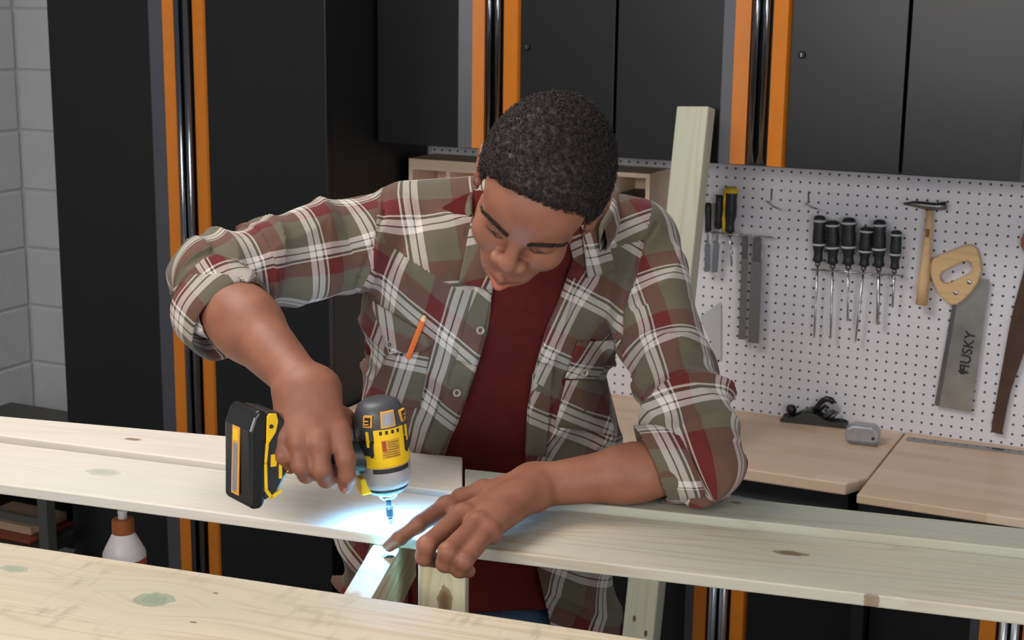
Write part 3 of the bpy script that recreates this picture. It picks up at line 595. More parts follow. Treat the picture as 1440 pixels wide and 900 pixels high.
class Field:
    def __init__(s, lo, hi, h):
        s.h = h; s.ax = [np.arange(lo[i], hi[i] + h, h).astype(np.float32) for i in range(3)]
        s.a = np.full([len(x) for x in s.ax], 0.05, np.float32)
    def sl(s, lo, hi, m):
        r = []
        for i in range(3):
            i0 = max(0, int((lo[i] - m - s.ax[i][0]) / s.h)); i1 = min(len(s.ax[i]), int((hi[i] + m - s.ax[i][0]) / s.h) + 2)
            if i1 <= i0 + 1: return None
            r.append(slice(i0, i1))
        return tuple(r)
    def uvw(s, q): return s.ax[0][q[0]][:, None, None], s.ax[1][q[1]][None, :, None], s.ax[2][q[2]][None, None, :]
    def add(s, prim, k=0.0, op='u', off=0.0):
        f, lo, hi = prim; q = s.sl(lo, hi, max(k, 0.004) + abs(off) + 2 * s.h)
        if q is None: return
        d = (f(*s.uvw(q)) - off).astype(np.float32)
        if op == 'u': s.a[q] = smin(s.a[q], d, k)
        else: s.a[q] = -smin(-s.a[q], d, k)
    def mesh(s):
        a = s.a; sg = a < 0; n = a.shape
        cs = np.zeros([x - 1 for x in n], np.uint8)
        for i in (0, 1):
            for j in (0, 1):
                for k in (0, 1): cs += sg[i:n[0] - 1 + i, j:n[1] - 1 + j, k:n[2] - 1 + k]
        act = np.argwhere((cs > 0) & (cs < 8)); del cs
        idx = np.full([x - 1 for x in n], -1, np.int32); idx[tuple(act.T)] = np.arange(len(act))
        acc = np.zeros((len(act), 3)); cnt = np.zeros(len(act))
        cor = [(0, 0, 0), (1, 0, 0), (0, 1, 0), (1, 1, 0), (0, 0, 1), (1, 0, 1), (0, 1, 1), (1, 1, 1)]
        val = [a[act[:, 0] + c[0], act[:, 1] + c[1], act[:, 2] + c[2]].astype(float) for c in cor]
        for i in range(8):
            for j in range(i + 1, 8):
                dlt = np.array(cor[j]) - np.array(cor[i])
                if np.abs(dlt).sum() != 1: continue
                m = (val[i] < 0) != (val[j] < 0)
                t = val[i][m] / (val[i][m] - val[j][m]); acc[m] += np.array(cor[i]) + t[:, None] * dlt; cnt[m] += 1
        P = (act + acc / cnt[:, None]) * s.h + np.array([x[0] for x in s.ax])
        quads = []
        for axi in range(3):
            sa = [slice(None)] * 3; sb = [slice(None)] * 3; sa[axi] = slice(0, -1); sb[axi] = slice(1, None)
            e = np.argwhere(sg[tuple(sa)] != sg[tuple(sb)]); b1, b2 = (axi + 1) % 3, (axi + 2) % 3
            e = e[(e[:, b1] > 0) & (e[:, b2] > 0) & (e[:, b1] < n[b1] - 1) & (e[:, b2] < n[b2] - 1)]
            inside = sg[tuple(e.T)]
            q = []
            for o1, o2 in ((0, 0), (-1, 0), (-1, -1), (0, -1)):
                c = e.copy(); c[:, b1] += o1; c[:, b2] += o2; q.append(idx[tuple(c.T)])
            q = np.stack(q, 1); q[~inside] = q[~inside][:, ::-1]; quads.append(q)
        return P @ EG, np.concatenate(quads)
def relax(V, Q, it=1, lam=0.5):
    e = np.concatenate([Q[:, [0, 1]], Q[:, [1, 2]], Q[:, [2, 3]], Q[:, [3, 0]]]); e = np.concatenate([e, e[:, ::-1]])
    cnt = np.bincount(e[:, 0], minlength=len(V))[:, None] + 1e-9
    for _ in range(it):
        m = np.stack([np.bincount(e[:, 0], V[e[:, 1], k], len(V)) for k in range(3)], 1) / cnt; V = V + lam * (m - V)
    return V
def npmesh(name, V, Q, m, parent=None, smooth=True):
    me = bpy.data.meshes.new(name); n = Q.shape[1]
    me.vertices.add(len(V)); me.vertices.foreach_set('co', np.asarray(V, np.float32).ravel())
    me.loops.add(Q.size); me.loops.foreach_set('vertex_index', Q.ravel().astype(np.int32))
    me.polygons.add(len(Q)); me.polygons.foreach_set('loop_start', np.arange(0, Q.size, n, dtype=np.int32)); me.polygons.foreach_set('loop_total', np.full(len(Q), n, np.int32))
    me.polygons.foreach_set('use_smooth', np.full(len(Q), smooth)); me.update(calc_edges=True); me.validate()
    if m: me.materials.append(m)
    o = bpy.data.objects.new(name, me); COL.objects.link(o)
    if parent: o.parent = parent; o.matrix_parent_inverse = parent.matrix_world.inverted()
    return o

# ---- head frame (fitted to the facial landmarks)
HR = np.array([[0.8642, 0.0533, 0.5003], [0.3392, -0.7962, -0.5011], [-0.3716, -0.6027, 0.7062]])
HO = np.array([0.3208, -2.0629, 1.8047]); HS = 1.037 / 1000
HRg = EG @ HR                                        # columns: subject's left, forward, up in grid space
def hp(x, y, z): return G(HO + HR @ (np.array([x, y, z]) * HS))
def hcap(a, b, r0, r1): return capsule(hp(*a), hp(*b), r0 * HS, r1 * HS)
def hell(c, r, rot=None):
    ax = HRg.T if rot is None else (np.asarray(rot) @ HRg.T); return ellipsoid(hp(*c), ax, np.array(r) * HS)
def rotx(d): c, s = math.cos(math.radians(d)), math.sin(math.radians(d)); return np.array([[1, 0, 0], [0, c, s], [0, -s, c]])
def rotz(d): c, s = math.cos(math.radians(d)), math.sin(math.radians(d)); return np.array([[c, s, 0], [-s, c, 0], [0, 0, 1]])
# ---- torso as stacked ellipses: pixel x, y, depth, half width, half depth
TORSO = [(672, 1030, 2.66, .165, .115), (672, 900, 2.64, .175, .120), (676, 760, 2.61, .18, .12), (680, 640, 2.575, .182, .12), (686, 520, 2.49, .188, .125),
         (694, 430, 2.40, .190, .122), (704, 360, 2.34, .175, .105), (716, 318, 2.31, .125, .08), (722, 296, 2.30, .075, .055)]
def torso(da=0.0, db=0.0, fold=None, top=None, bot=None, flare=0.0):
    P = np.array([A(x, y, d) for x, y, d, a, b in TORSO]); aa = np.array([t[3] for t in TORSO]) + da; bb = np.array([t[4] for t in TORSO]) + db
    aa = aa + flare * np.clip((1.40 - P[:, 2]) / .15, 0, 1)
    o = np.argsort(P[:, 2]); P = P[o]; aa = aa[o]; bb = bb[o]
    # sections lean with the spine: resample by height
    zz = np.linspace(P[0, 2], P[-1, 2], 60); sm = lambda y: np.convolve(np.pad(np.interp(zz, P[:, 2], y), 3, 'edge'), np.ones(7) / 7, 'valid')
    cu, cv, ca, cb = sm(P[:, 0]), sm(P[:, 1]), sm(aa), sm(bb)
    zt, zb = (top or P[-1, 2]), (bot or P[0, 2])
    def f(u, v, w):
        ww = np.asarray(w, float); i = lambda y: np.interp(ww, zz, y)
        a, b = i(ca), i(cb); x, y = (u - i(cu)) / a, (v - i(cv)) / b
        r = (np.abs(x) ** 2.3 + np.abs(y) ** 2.3) ** (1 / 2.3)
        d = (r - 1) * np.minimum(a, b)
        if fold is not None: d = d - fold(u, v, w)
        return np.maximum(np.maximum(d, w - zt), zb - w)
    lo = np.array([(cu - ca).min(), (cv - cb).min(), zb]) - .01; hi = np.array([(cu + ca).max(), (cv + cb).max(), zt]) + .01
    return f, lo, hi
SH_R, SH_L = A(566, 326, 2.335), A(898, 350, 2.335)
EL_R, WR_R = A(292, 398, 2.19), A(432, 548, 2.015)
EL_L, WR_L = Az(984, 652, 1.430), Az(752, 684, 1.405)
# ---- fields
lo = np.array([min(EL_R[0], SH_R[0]) - .08, 9, 1.30]); hi = np.array([EL_L[0] + .08, -9, 2.0])
allp = np.array([SH_R, SH_L, EL_R, WR_R, EL_L, WR_L, hp(0, 125, 0), hp(0, -110, 60), A(690, 500, 2.66), Az(546, 775, 1.34), A(440, 640, 1.93)])
lo[1] = allp[:, 1].min() - .07; hi[1] = allp[:, 1].max() + .03
BF = Field(lo, hi, 0.0022)
BF.add(torso(bot=1.33), 0)
for s_ in (SH_R, SH_L): BF.add(capsule(A(722, 300, 2.31), s_, .05, .054), .02)
BF.add(capsule(A(620, 318, 2.40), A(850, 330, 2.40), .06, .06), .03)
# arms
BF.add(capsule(SH_R, EL_R, .052, .043), .015); BF.add(capsule(SH_L, EL_L, .050, .040), .015)
def arm(el, wr, fr, wid, d):
    """forearm with its muscle belly and a flattened wrist"""
    BF.add(capsule(el, el + (wr - el) * .45, fr * .98, fr), .02); BF.add(capsule(el + (wr - el) * .40, wr, fr * 1.0, wid), .02)
arm(EL_R, WR_R + (EL_R - WR_R) * .05, .047, .030, 0)
BF.add(capsule(A(416, 552, 2.02), A(448, 545, 2.02), .027, .028), .02)
arm(EL_L, WR_L, .039, .029, 0)
BF.add(capsule(Az(752, 676, 1.408), Az(752, 695, 1.402), .023, .023), .02)
def finger(pts, rs, k=.005):
    for i in range(len(pts) - 1): BF.add(capsule(pts[i], pts[i + 1], rs[i], rs[i + 1]), k if i else .007)
# right hand closed on the driver handle
wrs = [A(412, 556, 2.012), A(424, 553, 2.006), A(438, 551, 2.006), A(452, 553, 2.014)]
RM = [A(397, 612, 1.988), A(420, 621, 1.977), A(449, 622, 1.975), A(477, 612, 1.988)]
for a_, b_ in zip(wrs, RM): BF.add(capsule(a_, b_, .0235, .0148), .016)
for a_, b_ in zip(RM, RM[1:]): BF.add(capsule(a_ + np.array([0, .006, .006]), b_ + np.array([0, .006, .006]), .0115, .0115), .008)
for m_ in RM: BF.add(capsule(m_ + np.array([0, -.002, 0]), m_ + np.array([0, 0, .004]), .0125, .0125), .006)
finger([RM[0], A(398, 640, 1.980), A(408, 654, 1.996), A(418, 650, 2.022)], [.0125, .0115, .0105, .0095])
finger([RM[1], A(423, 654, 1.972), A(431, 667, 1.992), A(441, 658, 2.022)], [.0135, .0125, .0115, .0105])
finger([RM[2], A(452, 660, 1.972), A(459, 673, 1.993), A(466, 660, 2.024)], [.0140, .0130, .0120, .0105])
finger([RM[3], A(486, 645, 1.978), A(488, 668, 1.986), A(486, 682, 1.998)], [.0140, .0125, .0115, .0100])
finger([A(452, 572, 2.025), A(482, 592, 2.058), A(496, 618, 2.085), A(488, 640, 2.096)], [.020, .0165, .0135, .0115], .01)
BF.add(capsule(A(415, 590, 2.01), A(455, 592, 2.01), .022, .022), .015)
# left hand pressing the joint, index pointing
LM = [Az(628, 713, 1.398), Az(650, 724, 1.403), Az(672, 736, 1.401), Az(686, 747, 1.394)]
lw = [Az(742, 676, 1.408), Az(745, 681, 1.411), Az(748, 688, 1.408), Az(750, 695, 1.402)]
for a_, b_ in zip(lw, LM): BF.add(capsule(a_, b_, .0205, .0140), .014)
for a_, b_ in zip(LM, LM[1:]): BF.add(capsule(a_ + np.array([.006, 0, -.006]), b_ + np.array([.006, 0, -.006]), .0115, .0115), .008)
for m_ in LM: BF.add(capsule(m_ + np.array([0, 0, .0015]), m_ + np.array([.003, 0, .001]), .0125, .0125), .006)
finger([LM[0], Az(587, 738, 1.3885), Az(563, 755, 1.3745), Az(548, 767, 1.3575)], [.0135, .0118, .0105, .0092])
finger([LM[1], Az(600, 766, 1.3935), Az(597, 783, 1.375), Az(612, 788, 1.362)], [.0138, .0125, .0115, .0100])
finger([LM[2], Az(630, 776, 1.392), Az(626, 792, 1.374), Az(641, 796, 1.362)], [.0138, .0125, .0115, .0100])
finger([LM[3], Az(653, 789, 1.381), Az(646, 801, 1.366), Az(659, 803, 1.358)], [.0128, .0112, .0102, .0090])
finger([Az(716, 690, 1.392), Az(680, 690, 1.382), Az(648, 700, 1.376), Az(628, 712, 1.374)], [.018, .0145, .0120, .0105], .01)
# neck and head
BF.add(capsule(hp(0, -28, -20), A(724, 312, 2.30), .054, .060), .02)
HF = []
def H(prim, k=0.0, op='u'): HF.append((prim, k * HS, op))
H(hell((0, 2, 60), (74, 97, 71)))
H(hell((0, 58, 52), (60, 43, 44)), 18)
H(hell((0, 42, -6), (59, 50, 54)), 22)
H(hell((0, 54, -44), (41, 38, 36)), 20)
for s_ in (-1, 1):
    H(hcap((s_ * 52, 12, -28), (s_ * 18, 62, -70), 14, 14), 20)
    H(hell((s_ * 38, 62, -14), (24, 25, 21)), 18)
    H(hcap((s_ * 12, 91, 34), (s_ * 46, 77, 36), 9, 8), 12)
H(hell((0, 74, -76), (20, 15, 15)), 16)
H(hell((0, 80, -47), (34, 24, 27)), 14)
for s_ in (-1, 1): H(hell((s_ * 33, 97, 18), (15, 11, 10)), 9, 's')
for s_ in (-1, 1): H(hell((s_ * 32, 75.5, 18), (15.5, 13, 12.5)), 3)
H(hcap((0, 91, 27), (0, 106, -5), 7.5, 9.5), 8)
H(hell((0, 107, -10), (12.5, 12, 10.5)), 6)
for s_ in (-1, 1):
    H(hell((s_ * 16, 100, -14), (9.5, 11, 8.5)), 5); H(hell((s_ * 8.5, 104, -24), (4.8, 6.5, 4)), 2, 's')
for s_ in (-1, 1):
    H(hcap((0, 107, -44), (s_ * 24, 94, -50), 5.6, 2.6), 2.5); H(hcap((0, 107, -57), (s_ * 22, 93, -53), 8.2, 2.8), 2.5)
for s_ in (-1, 1): H(hcap((0, 113, -50.2), (s_ * 25, 95, -51), 1.3, 1.3), 1.2, 's')
for s_ in (-1, 1): H(hell((s_ * 33, 88.5, 11.5), (14, 3.5, 1.4)), 1.5, 's')
for s_ in (-1, 1): H(hell((s_ * 32, 89, 27), (13, 3, 1.3)), 2, 's')
# ears
for s_ in (-1, 1):
    rt = rotz(-s_ * 24) @ np.eye(3)
    H(hell((s_ * 78, -12, 4), (5.5, 18, 31), rt), 4)
    ring = [(s_ * 80, 6, 10), (s_ * 83, 4, 26), (s_ * 86, -8, 35), (s_ * 89, -22, 32), (s_ * 90, -29, 16), (s_ * 87, -27, -4), (s_ * 82, -17, -20), (s_ * 78, -6, -27)]
    for a_, b_ in zip(ring, ring[1:]): H(hcap(a_, b_, 4.0, 4.0), 2)
    H(hell((s_ * 87, -10, 6), (6, 10, 17), rt), 4, 's')
    H(hell((s_ * 77, 5, -2), (5, 5, 8)), 3)
hl = np.array([hp(x, y, z) for x in (-95, 95) for y in (-110, 130) for z in (-110, 140)])
HG = Field(hl.min(0), hl.max(0), 0.0022); HG.ax = [BF.ax[i][slice(max(0, int((hl.min(0)[i] - BF.ax[i][0]) / BF.h)), int((hl.max(0)[i] - BF.ax[i][0]) / BF.h) + 1)] for i in range(3)]
HG.a = np.full([len(x) for x in HG.ax], 0.05, np.float32)
for pr_, k_, op_ in HF: HG.add(pr_, k_, op_)
q = tuple(slice(int(round((HG.ax[i][0] - BF.ax[i][0]) / BF.h)), int(round((HG.ax[i][0] - BF.ax[i][0]) / BF.h)) + len(HG.ax[i])) for i in range(3))
BF.a[q] = smin(BF.a[q], HG.a, .012)
V, Q = BF.mesh(); del BF.a
V = relax(V, Q, 1, 0.4)
# keep the largest shell only
# ---- skin
t = NT('brown_skin'); at_ = t.n('Attribute', attribute_name='tint'); tc = t.n('TexCoord')
n = t.n('TexNoise'); n.inputs['Scale'].default_value = 28; n.inputs['Detail'].default_value = 6; t.l(tc.outputs['Object'], n.inputs['Vector'])
n2 = t.n('TexNoise'); n2.inputs['Scale'].default_value = 420; n2.inputs['Detail'].default_value = 3; t.l(tc.outputs['Object'], n2.inputs['Vector'])
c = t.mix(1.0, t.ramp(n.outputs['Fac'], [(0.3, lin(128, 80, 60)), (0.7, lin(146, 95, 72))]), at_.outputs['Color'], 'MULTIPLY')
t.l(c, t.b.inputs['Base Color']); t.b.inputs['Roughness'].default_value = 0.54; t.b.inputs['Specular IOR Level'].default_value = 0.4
t.b.inputs['Subsurface Weight'].default_value = 0.12; t.b.inputs['Subsurface Radius'].default_value = (1.0, 0.35, 0.2); t.b.inputs['Subsurface Scale'].default_value = 0.006
bp = t.n('Bump'); bp.inputs['Strength'].default_value = 0.12; bp.inputs['Distance'].default_value = 0.0008; t.l(n2.outputs['Fac'], bp.inputs['Height']); t.l(bp.outputs[0], t.b.inputs['Normal'])
skin = t.m
foot = at(676, 760, 2.61)
man = thing('person', 'man in a plaid overshirt and dark red t-shirt bending over the boards with a driver', 'person', (foot[0], foot[1], 0)); bpy.context.view_layer.update()
body = npmesh('body', V, Q, skin, man)
# lip and stubble colour; mouth line and lid creases painted darker as shade
hl_ = (V - HO) @ HR / HS; x_, y_, z_ = hl_.T
tint = np.ones((len(V), 4), np.float32)
def blend(mask, col):
    tint[:, :3] = tint[:, :3] * (1 - mask[:, None]) + np.array(col) * mask[:, None]
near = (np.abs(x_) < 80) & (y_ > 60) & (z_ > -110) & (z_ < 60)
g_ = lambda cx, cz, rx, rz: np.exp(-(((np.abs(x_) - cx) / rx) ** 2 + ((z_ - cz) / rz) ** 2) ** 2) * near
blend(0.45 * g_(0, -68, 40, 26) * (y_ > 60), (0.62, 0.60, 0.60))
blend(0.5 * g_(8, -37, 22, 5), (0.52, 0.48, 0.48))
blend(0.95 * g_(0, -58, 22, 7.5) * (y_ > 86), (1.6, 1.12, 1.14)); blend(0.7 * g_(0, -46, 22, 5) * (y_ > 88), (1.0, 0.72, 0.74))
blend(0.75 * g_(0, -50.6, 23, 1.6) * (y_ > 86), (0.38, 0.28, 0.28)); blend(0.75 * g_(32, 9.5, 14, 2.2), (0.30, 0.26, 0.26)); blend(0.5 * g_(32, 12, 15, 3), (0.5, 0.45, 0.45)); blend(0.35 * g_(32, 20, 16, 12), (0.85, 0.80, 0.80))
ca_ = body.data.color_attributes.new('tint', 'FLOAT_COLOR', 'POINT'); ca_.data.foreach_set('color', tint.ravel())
BODY_BVH = BVHTree.FromPolygons([tuple(v) for v in V], [tuple(int(i) for i in q_) for q_ in Q])

# ---- hair: volume cut along the hairline, covered with tight coils
def zline(y): return np.interp(y, [-115, -70, -40, -22, 0, 16, 30, 46, 62, 80, 95, 125], [-40, -34, 2, 36, 38, 26, 42, 68, 85, 97, 107, 116])
hell_h = hell((0, -3, 62), (84, 107, 90))
def hairf(u, v, w):
    d = hell_h[0](u, v, w)
    o = HOg; x, y, z = u - o[0], v - o[1], w - o[2]
    yl = (x * HRg[0, 1] + y * HRg[1, 1] + z * HRg[2, 1]) / HS; zl_ = (x * HRg[0, 2] + y * HRg[1, 2] + z * HRg[2, 2]) / HS; xl = (x * HRg[0, 0] + y * HRg[1, 0] + z * HRg[2, 0]) / HS
    lim = (zline(yl) - zl_ - 0.06 * np.abs(xl)) * 0.75 * HS
    nz = 0.0022 * (np.sin(u * 430 + 2 * np.sin(v * 310)) * np.sin(v * 470 + 1.5 * np.sin(w * 290)) * np.sin(w * 450 + u * 90))
    return -smin(-d, -lim, .012) - nz
HOg = G(HO)
HH = Field(hl.min(0) - .03, hl.max(0) + .03, 0.003); HH.add((hairf, hell_h[1], hell_h[2]), 0)
Vh, Qh = HH.mesh()
t = NT('black_curly_hair'); tc = t.n('TexCoord'); n = t.n('TexNoise'); n.inputs['Scale'].default_value = 160; n.inputs['Detail'].default_value = 4; t.l(tc.outputs['Object'], n.inputs['Vector'])
t.l(t.ramp(n.outputs['Fac'], [(0.35, lin(26, 21, 20)), (0.7, lin(66, 52, 48))]), t.b.inputs['Base Color']); t.b.inputs['Roughness'].default_value = 0.6; t.b.inputs['Specular IOR Level'].default_value = 0.35
hairm = t.m
hair = npmesh('hair', Vh, Qh, hairm, man)
rg = np.random.default_rng(3)
tri_c = Vh[Qh].mean(1); nrm = np.cross(Vh[Qh[:, 1]] - Vh[Qh[:, 0]], Vh[Qh[:, 3]] - Vh[Qh[:, 0]]); nrm /= np.linalg.norm(nrm, axis=1)[:, None] + 1e-12
lc = (tri_c - HO) @ HR / HS; okm = np.ones(len(tri_c), bool)
sel = rg.choice(np.where(okm)[0], 11000); P0 = tri_c[sel]; N0 = nrm[sel]
tg = rg.normal(size=P0.shape); tg -= (tg * N0).sum(1)[:, None] * N0; tg /= np.linalg.norm(tg, axis=1)[:, None]; bt = np.cross(N0, tg)
ns, nr = 9, 3; rad = rg.uniform(.0013, .0027, len(P0)); hgt = rg.uniform(.0005, .0045, len(P0)); tilt = rg.uniform(-.7, .7, len(P0))
Vc = np.zeros((len(P0), ns, nr, 3)); th0 = rg.uniform(0, 6.28, len(P0))
ctr = []
for i in range(ns):
    f = i / (ns - 1); an = th0 + f * 2 * math.pi * 1.3
    ctr.append(P0 + N0 * (hgt * (0.15 + f) + np.sin(an) * tilt * rad)[:, None] + tg * (np.cos(an) * rad)[:, None] + bt * (np.sin(an) * rad)[:, None])
for i in range(ns):
    d_ = ctr[min(i + 1, ns - 1)] - ctr[max(i - 1, 0)]; d_ /= np.linalg.norm(d_, axis=1)[:, None] + 1e-12
    s1 = np.cross(d_, N0); s1 /= np.linalg.norm(s1, axis=1)[:, None] + 1e-9; s2 = np.cross(d_, s1)
    for k in range(nr):
        a_ = 2 * math.pi * k / nr; Vc[:, i, k] = ctr[i] + (s1 * math.cos(a_) + s2 * math.sin(a_)) * 0.00042
base_i = (np.arange(len(P0)) * ns * nr)[:, None]
qs = []
for i in range(ns - 1):
    for k in range(nr): qs.append(base_i + np.array([[i * nr + k, i * nr + (k + 1) % nr, (i + 1) * nr + (k + 1) % nr, (i + 1) * nr + k]]))
curls = npmesh('curls', Vc.reshape(-1, 3), np.concatenate(qs), hairm, hair); curls['kind'] = 'stuff'
# ---- eyebrows of fine hairs; a dark tube draws lash line and shaded lid crease
def hair_patch(name, rows, n, length, rr, parent=man):
    vs_, fs_ = [], []
    for _ in range(n):
        f = rg.random(); g = rg.random() - 0.5
        i = min(int(f * (len(rows) - 1)), len(rows) - 2); ff = f * (len(rows) - 1) - i
        c0, w0, d0 = rows[i]; c1, w1, d1 = rows[i + 1]
        c = np.array(c0) * (1 - ff) + np.array(c1) * ff; wd = w0 * (1 - ff) + w1 * ff; dr = np.array(d0) * (1 - ff) + np.array(d1) * ff
        p = HO + HR @ ((c + np.array([0, 0, g * wd])) * HS); loc, nn_, _, _ = BODY_BVH.find_nearest(Vector(p))
        if loc is None: continue
        p = np.array(loc); nn_ = np.array(nn_); dw = HR @ (dr + rg.normal(size=3) * 0.25); dw -= nn_ * (dw @ nn_) * 0.8; dw /= np.linalg.norm(dw)
        q1 = p + dw * length * 0.5 + nn_ * length * 0.22; q2 = p + dw * length + nn_ * length * 0.2; s1 = np.cross(dw, nn_); s1 /= np.linalg.norm(s1) + 1e-9
        b = len(vs_)
        for pp, r_ in ((p - nn_ * .0005, rr), (q1, rr * .9), (q2, rr * .3)):
            vs_ += [pp + s1 * r_, pp - s1 * r_ * .5 + nn_ * r_, pp - s1 * r_ * .5 - nn_ * r_]
        for i2 in range(2):
            for k in range(3): fs_.append((b + i2 * 3 + k, b + i2 * 3 + (k + 1) % 3, b + i2 * 3 + 3 + (k + 1) % 3, b + i2 * 3 + 3 + k))
    return npmesh(name, np.array(vs_), np.array(fs_), hairm, parent)
for s_ in (-1, 1):
    hair_patch('eyebrow', [((s_ * 12, 104, 34), 8, (s_ * .5, 0, .8)), ((s_ * 28, 98, 39), 8.5, (s_ * 1, 0, .3)), ((s_ * 44, 88, 40), 6.5, (s_ * 1, -.3, -.1)), ((s_ * 56, 76, 35), 3, (s_ * 1, -.5, -.4))], 420, .0060, .00024)
    lid = []
    for q_ in ((s_ * 19, 90, 12.5), (s_ * 24, 94, 10), (s_ * 30, 96, 8.8), (s_ * 36, 95, 8.8), (s_ * 42, 91, 10), (s_ * 47, 85, 12.5)):
        loc, nn_, _, _ = BODY_BVH.find_nearest(Vector(HO + HR @ (np.array(q_) * HS))); lid.append(loc + nn_ * .0001)
    o = MB().tube(lid, [.0003, .0008, .001, .001, .0008, .0003], 8).build('lid_line', mat('dark_lid_line', lin(48, 30, 25), 0.7), None, smooth=True); o.parent = man; o.matrix_parent_inverse = man.matrix_world.inverted()

# ---- fingernails that show
def nail(p0, p1, r, upv):
    """flattened shell on the last joint, from the joint p0 towards the tip p1 (grid points)"""
    e = (p1 - p0) / np.linalg.norm(p1 - p0); u_ = np.array(upv, float); u_ -= e * (u_ @ e); u_ /= np.linalg.norm(u_); s1 = np.cross(e, u_); c_ = p1 + e * r * .15
    P = [[(c_ + e * (a - .5) * r * 1.25 + s1 * math.sin(b) * r * .80 + u_ * (math.cos(b) * r * 1.03 - .18 * r * a * a)) @ EG for b in np.linspace(-.95, .95, 9)] for a in np.linspace(0, 1, 6)]
    o = MB().grid(P).build('fingernail', mat('fingernail', lin(172, 124, 102), 0.5), None, smooth=True); o.parent = man; o.matrix_parent_inverse = man.matrix_world.inverted()
    sd_ = o.modifiers.new('thickness', 'SOLIDIFY'); sd_.thickness = .0006; sd_.offset = -1
nail(Az(563, 755, 1.3745), Az(548, 767, 1.3575), .0092, (0, -.5, 1))
nail(A(488, 668, 1.986), A(486, 682, 1.998), .0100, (.1, -1, .1))
# ================================================================ clothes
# ---- plaid cloth: two sets of woven stripes crossed half and half
t = NT('plaid_flannel'); uv = t.n('UVMap', uv_map='plaid'); sp = t.n('SeparateXYZ'); t.l(uv.outputs[0], sp.inputs[0])
OLV, BUR, WHT, DRK = lin(100, 93, 76), lin(100, 38, 36), lin(212, 202, 194), lin(74, 66, 52)
st = [(0, BUR), (0.20, WHT), (0.23, DRK), (0.27, WHT), (0.36, DRK), (0.385, WHT), (0.475, OLV), (0.94, BUR)]
ca = t.ramp(t.math('FRACT', sp.outputs[0]), st, 'CONSTANT'); cb = t.ramp(t.math('FRACT', sp.outputs[1]), st, 'CONSTANT')
tc = t.n('TexCoord'); n = t.n('TexNoise'); n.inputs['Scale'].default_value = 900; n.inputs['Detail'].default_value = 2; t.l(tc.outputs['Object'], n.inputs['Vector'])
c = t.mix(0.5, ca, cb); c = t.mix(t.math('MULTIPLY', n.outputs['Fac'], 0.28), c, t.mix(1.0, c, (0.35, 0.33, 0.30, 1), 'MULTIPLY'))
t.l(c, t.b.inputs['Base Color']); t.b.inputs['Roughness'].default_value = 0.85; t.b.inputs['Specular IOR Level'].default_value = 0.15
t.b.inputs['Sheen Weight'].default_value = 0.12
n6 = t.n('TexNoise'); n6.inputs['Scale'].default_value = 26; n6.inputs['Detail'].default_value = 4; t.l(tc.outputs['Object'], n6.inputs['Vector'])
bp = t.n('Bump'); bp.inputs['Strength'].default_value = 0.35; bp.inputs['Distance'].default_value = 0.006; t.l(n6.outputs['Fac'], bp.inputs['Height']); t.l(bp.outputs[0], t.b.inputs['Normal'])
plaid = t.m
teem = mat('dark_red_jersey', lin(80, 23, 19), 0.9, 0, 0.15, 0.1, 60, 0.15, 700)
denim = mat('blue_denim', lin(58, 78, 100), 0.85, 0, 0.2, 0.2, 220, 0.3, 900)
PER = 0.106
# ---- sleeves as bent tubes with folds
class Sleeve:
    def __init__(s, pts, rs, folds, ref):
        s.P = np.array(pts); s.r = np.array(rs); s.L = np.r_[0, np.cumsum(np.linalg.norm(np.diff(s.P, axis=0), axis=1))]; s.folds = folds; s.ref = np.array(ref, float)
    def par(s, u, v, w):
        best = None
        for i in range(len(s.P) - 1):
            p0, ba = s.P[i], s.P[i + 1] - s.P[i]; L2 = ba @ ba
            x, y, z = u - p0[0], v - p0[1], w - p0[2]
            tt = np.clip((x * ba[0] + y * ba[1] + z * ba[2]) / L2, 0, 1)
            rx, ry, rz = x - tt * ba[0], y - tt * ba[1], z - tt * ba[2]; d = np.sqrt(rx ** 2 + ry ** 2 + rz ** 2)
            e = ba / math.sqrt(L2); a1 = s.ref - e * (s.ref @ e); a1 /= np.linalg.norm(a1); a2 = np.cross(e, a1)
            ph = np.arctan2(rx * a2[0] + ry * a2[1] + rz * a2[2], rx * a1[0] + ry * a1[1] + rz * a1[2])
            rr = s.r[i] + (s.r[i + 1] - s.r[i]) * tt; tl = s.L[i] + tt * math.sqrt(L2); sd = d - rr
            if best is None: best = [sd, tl, ph, rr]
            else:
                m = sd < best[0]; best = [np.where(m, b_, a_) for a_, b_ in zip(best, (sd, tl, ph, rr))]
        return best
    def f(s, u, v, w):
        sd, tl, ph, rr = s.par(u, v, w); return sd - s.folds(tl, ph) - wrk(u, v, w)
    def prim(s):
        R = s.r.max() + .012; return s.f, s.P.min(0) - R, s.P.max(0) + R
ridge = lambda x: 1 - 2 * np.abs(np.sin(x)) ** 0.7
def gs(x, c, w_): return np.exp(-((x - c) / w_) ** 2)
def foldR(tl, ph):
    return (.0085 * ridge(tl / .020 + 1.1 * np.sin(ph + .6)) * gs(tl, .265, .055) + .0075 * ridge(tl / .026 + .9 * np.sin(ph)) * gs(tl, .125, .04) * (0.5 + 0.5 * np.cos(ph))
            + .0035 * np.sin(3 * ph + tl / .035) + .003 * ridge(tl / .03 - 1.4 * ph) * gs(tl, .03, .06))
def foldL(tl, ph):
    return (.0105 * ridge(tl / .022 + 1.0 * np.sin(ph + 2.2)) * gs(tl, .27, .065) + .0065 * ridge(tl / .030 + 1.2 * np.sin(ph)) * gs(tl, .19, .035)
            + .0035 * np.sin(3 * ph - tl / .04) + .003 * ridge(tl / .03 + 1.3 * ph) * gs(tl, .03, .05))
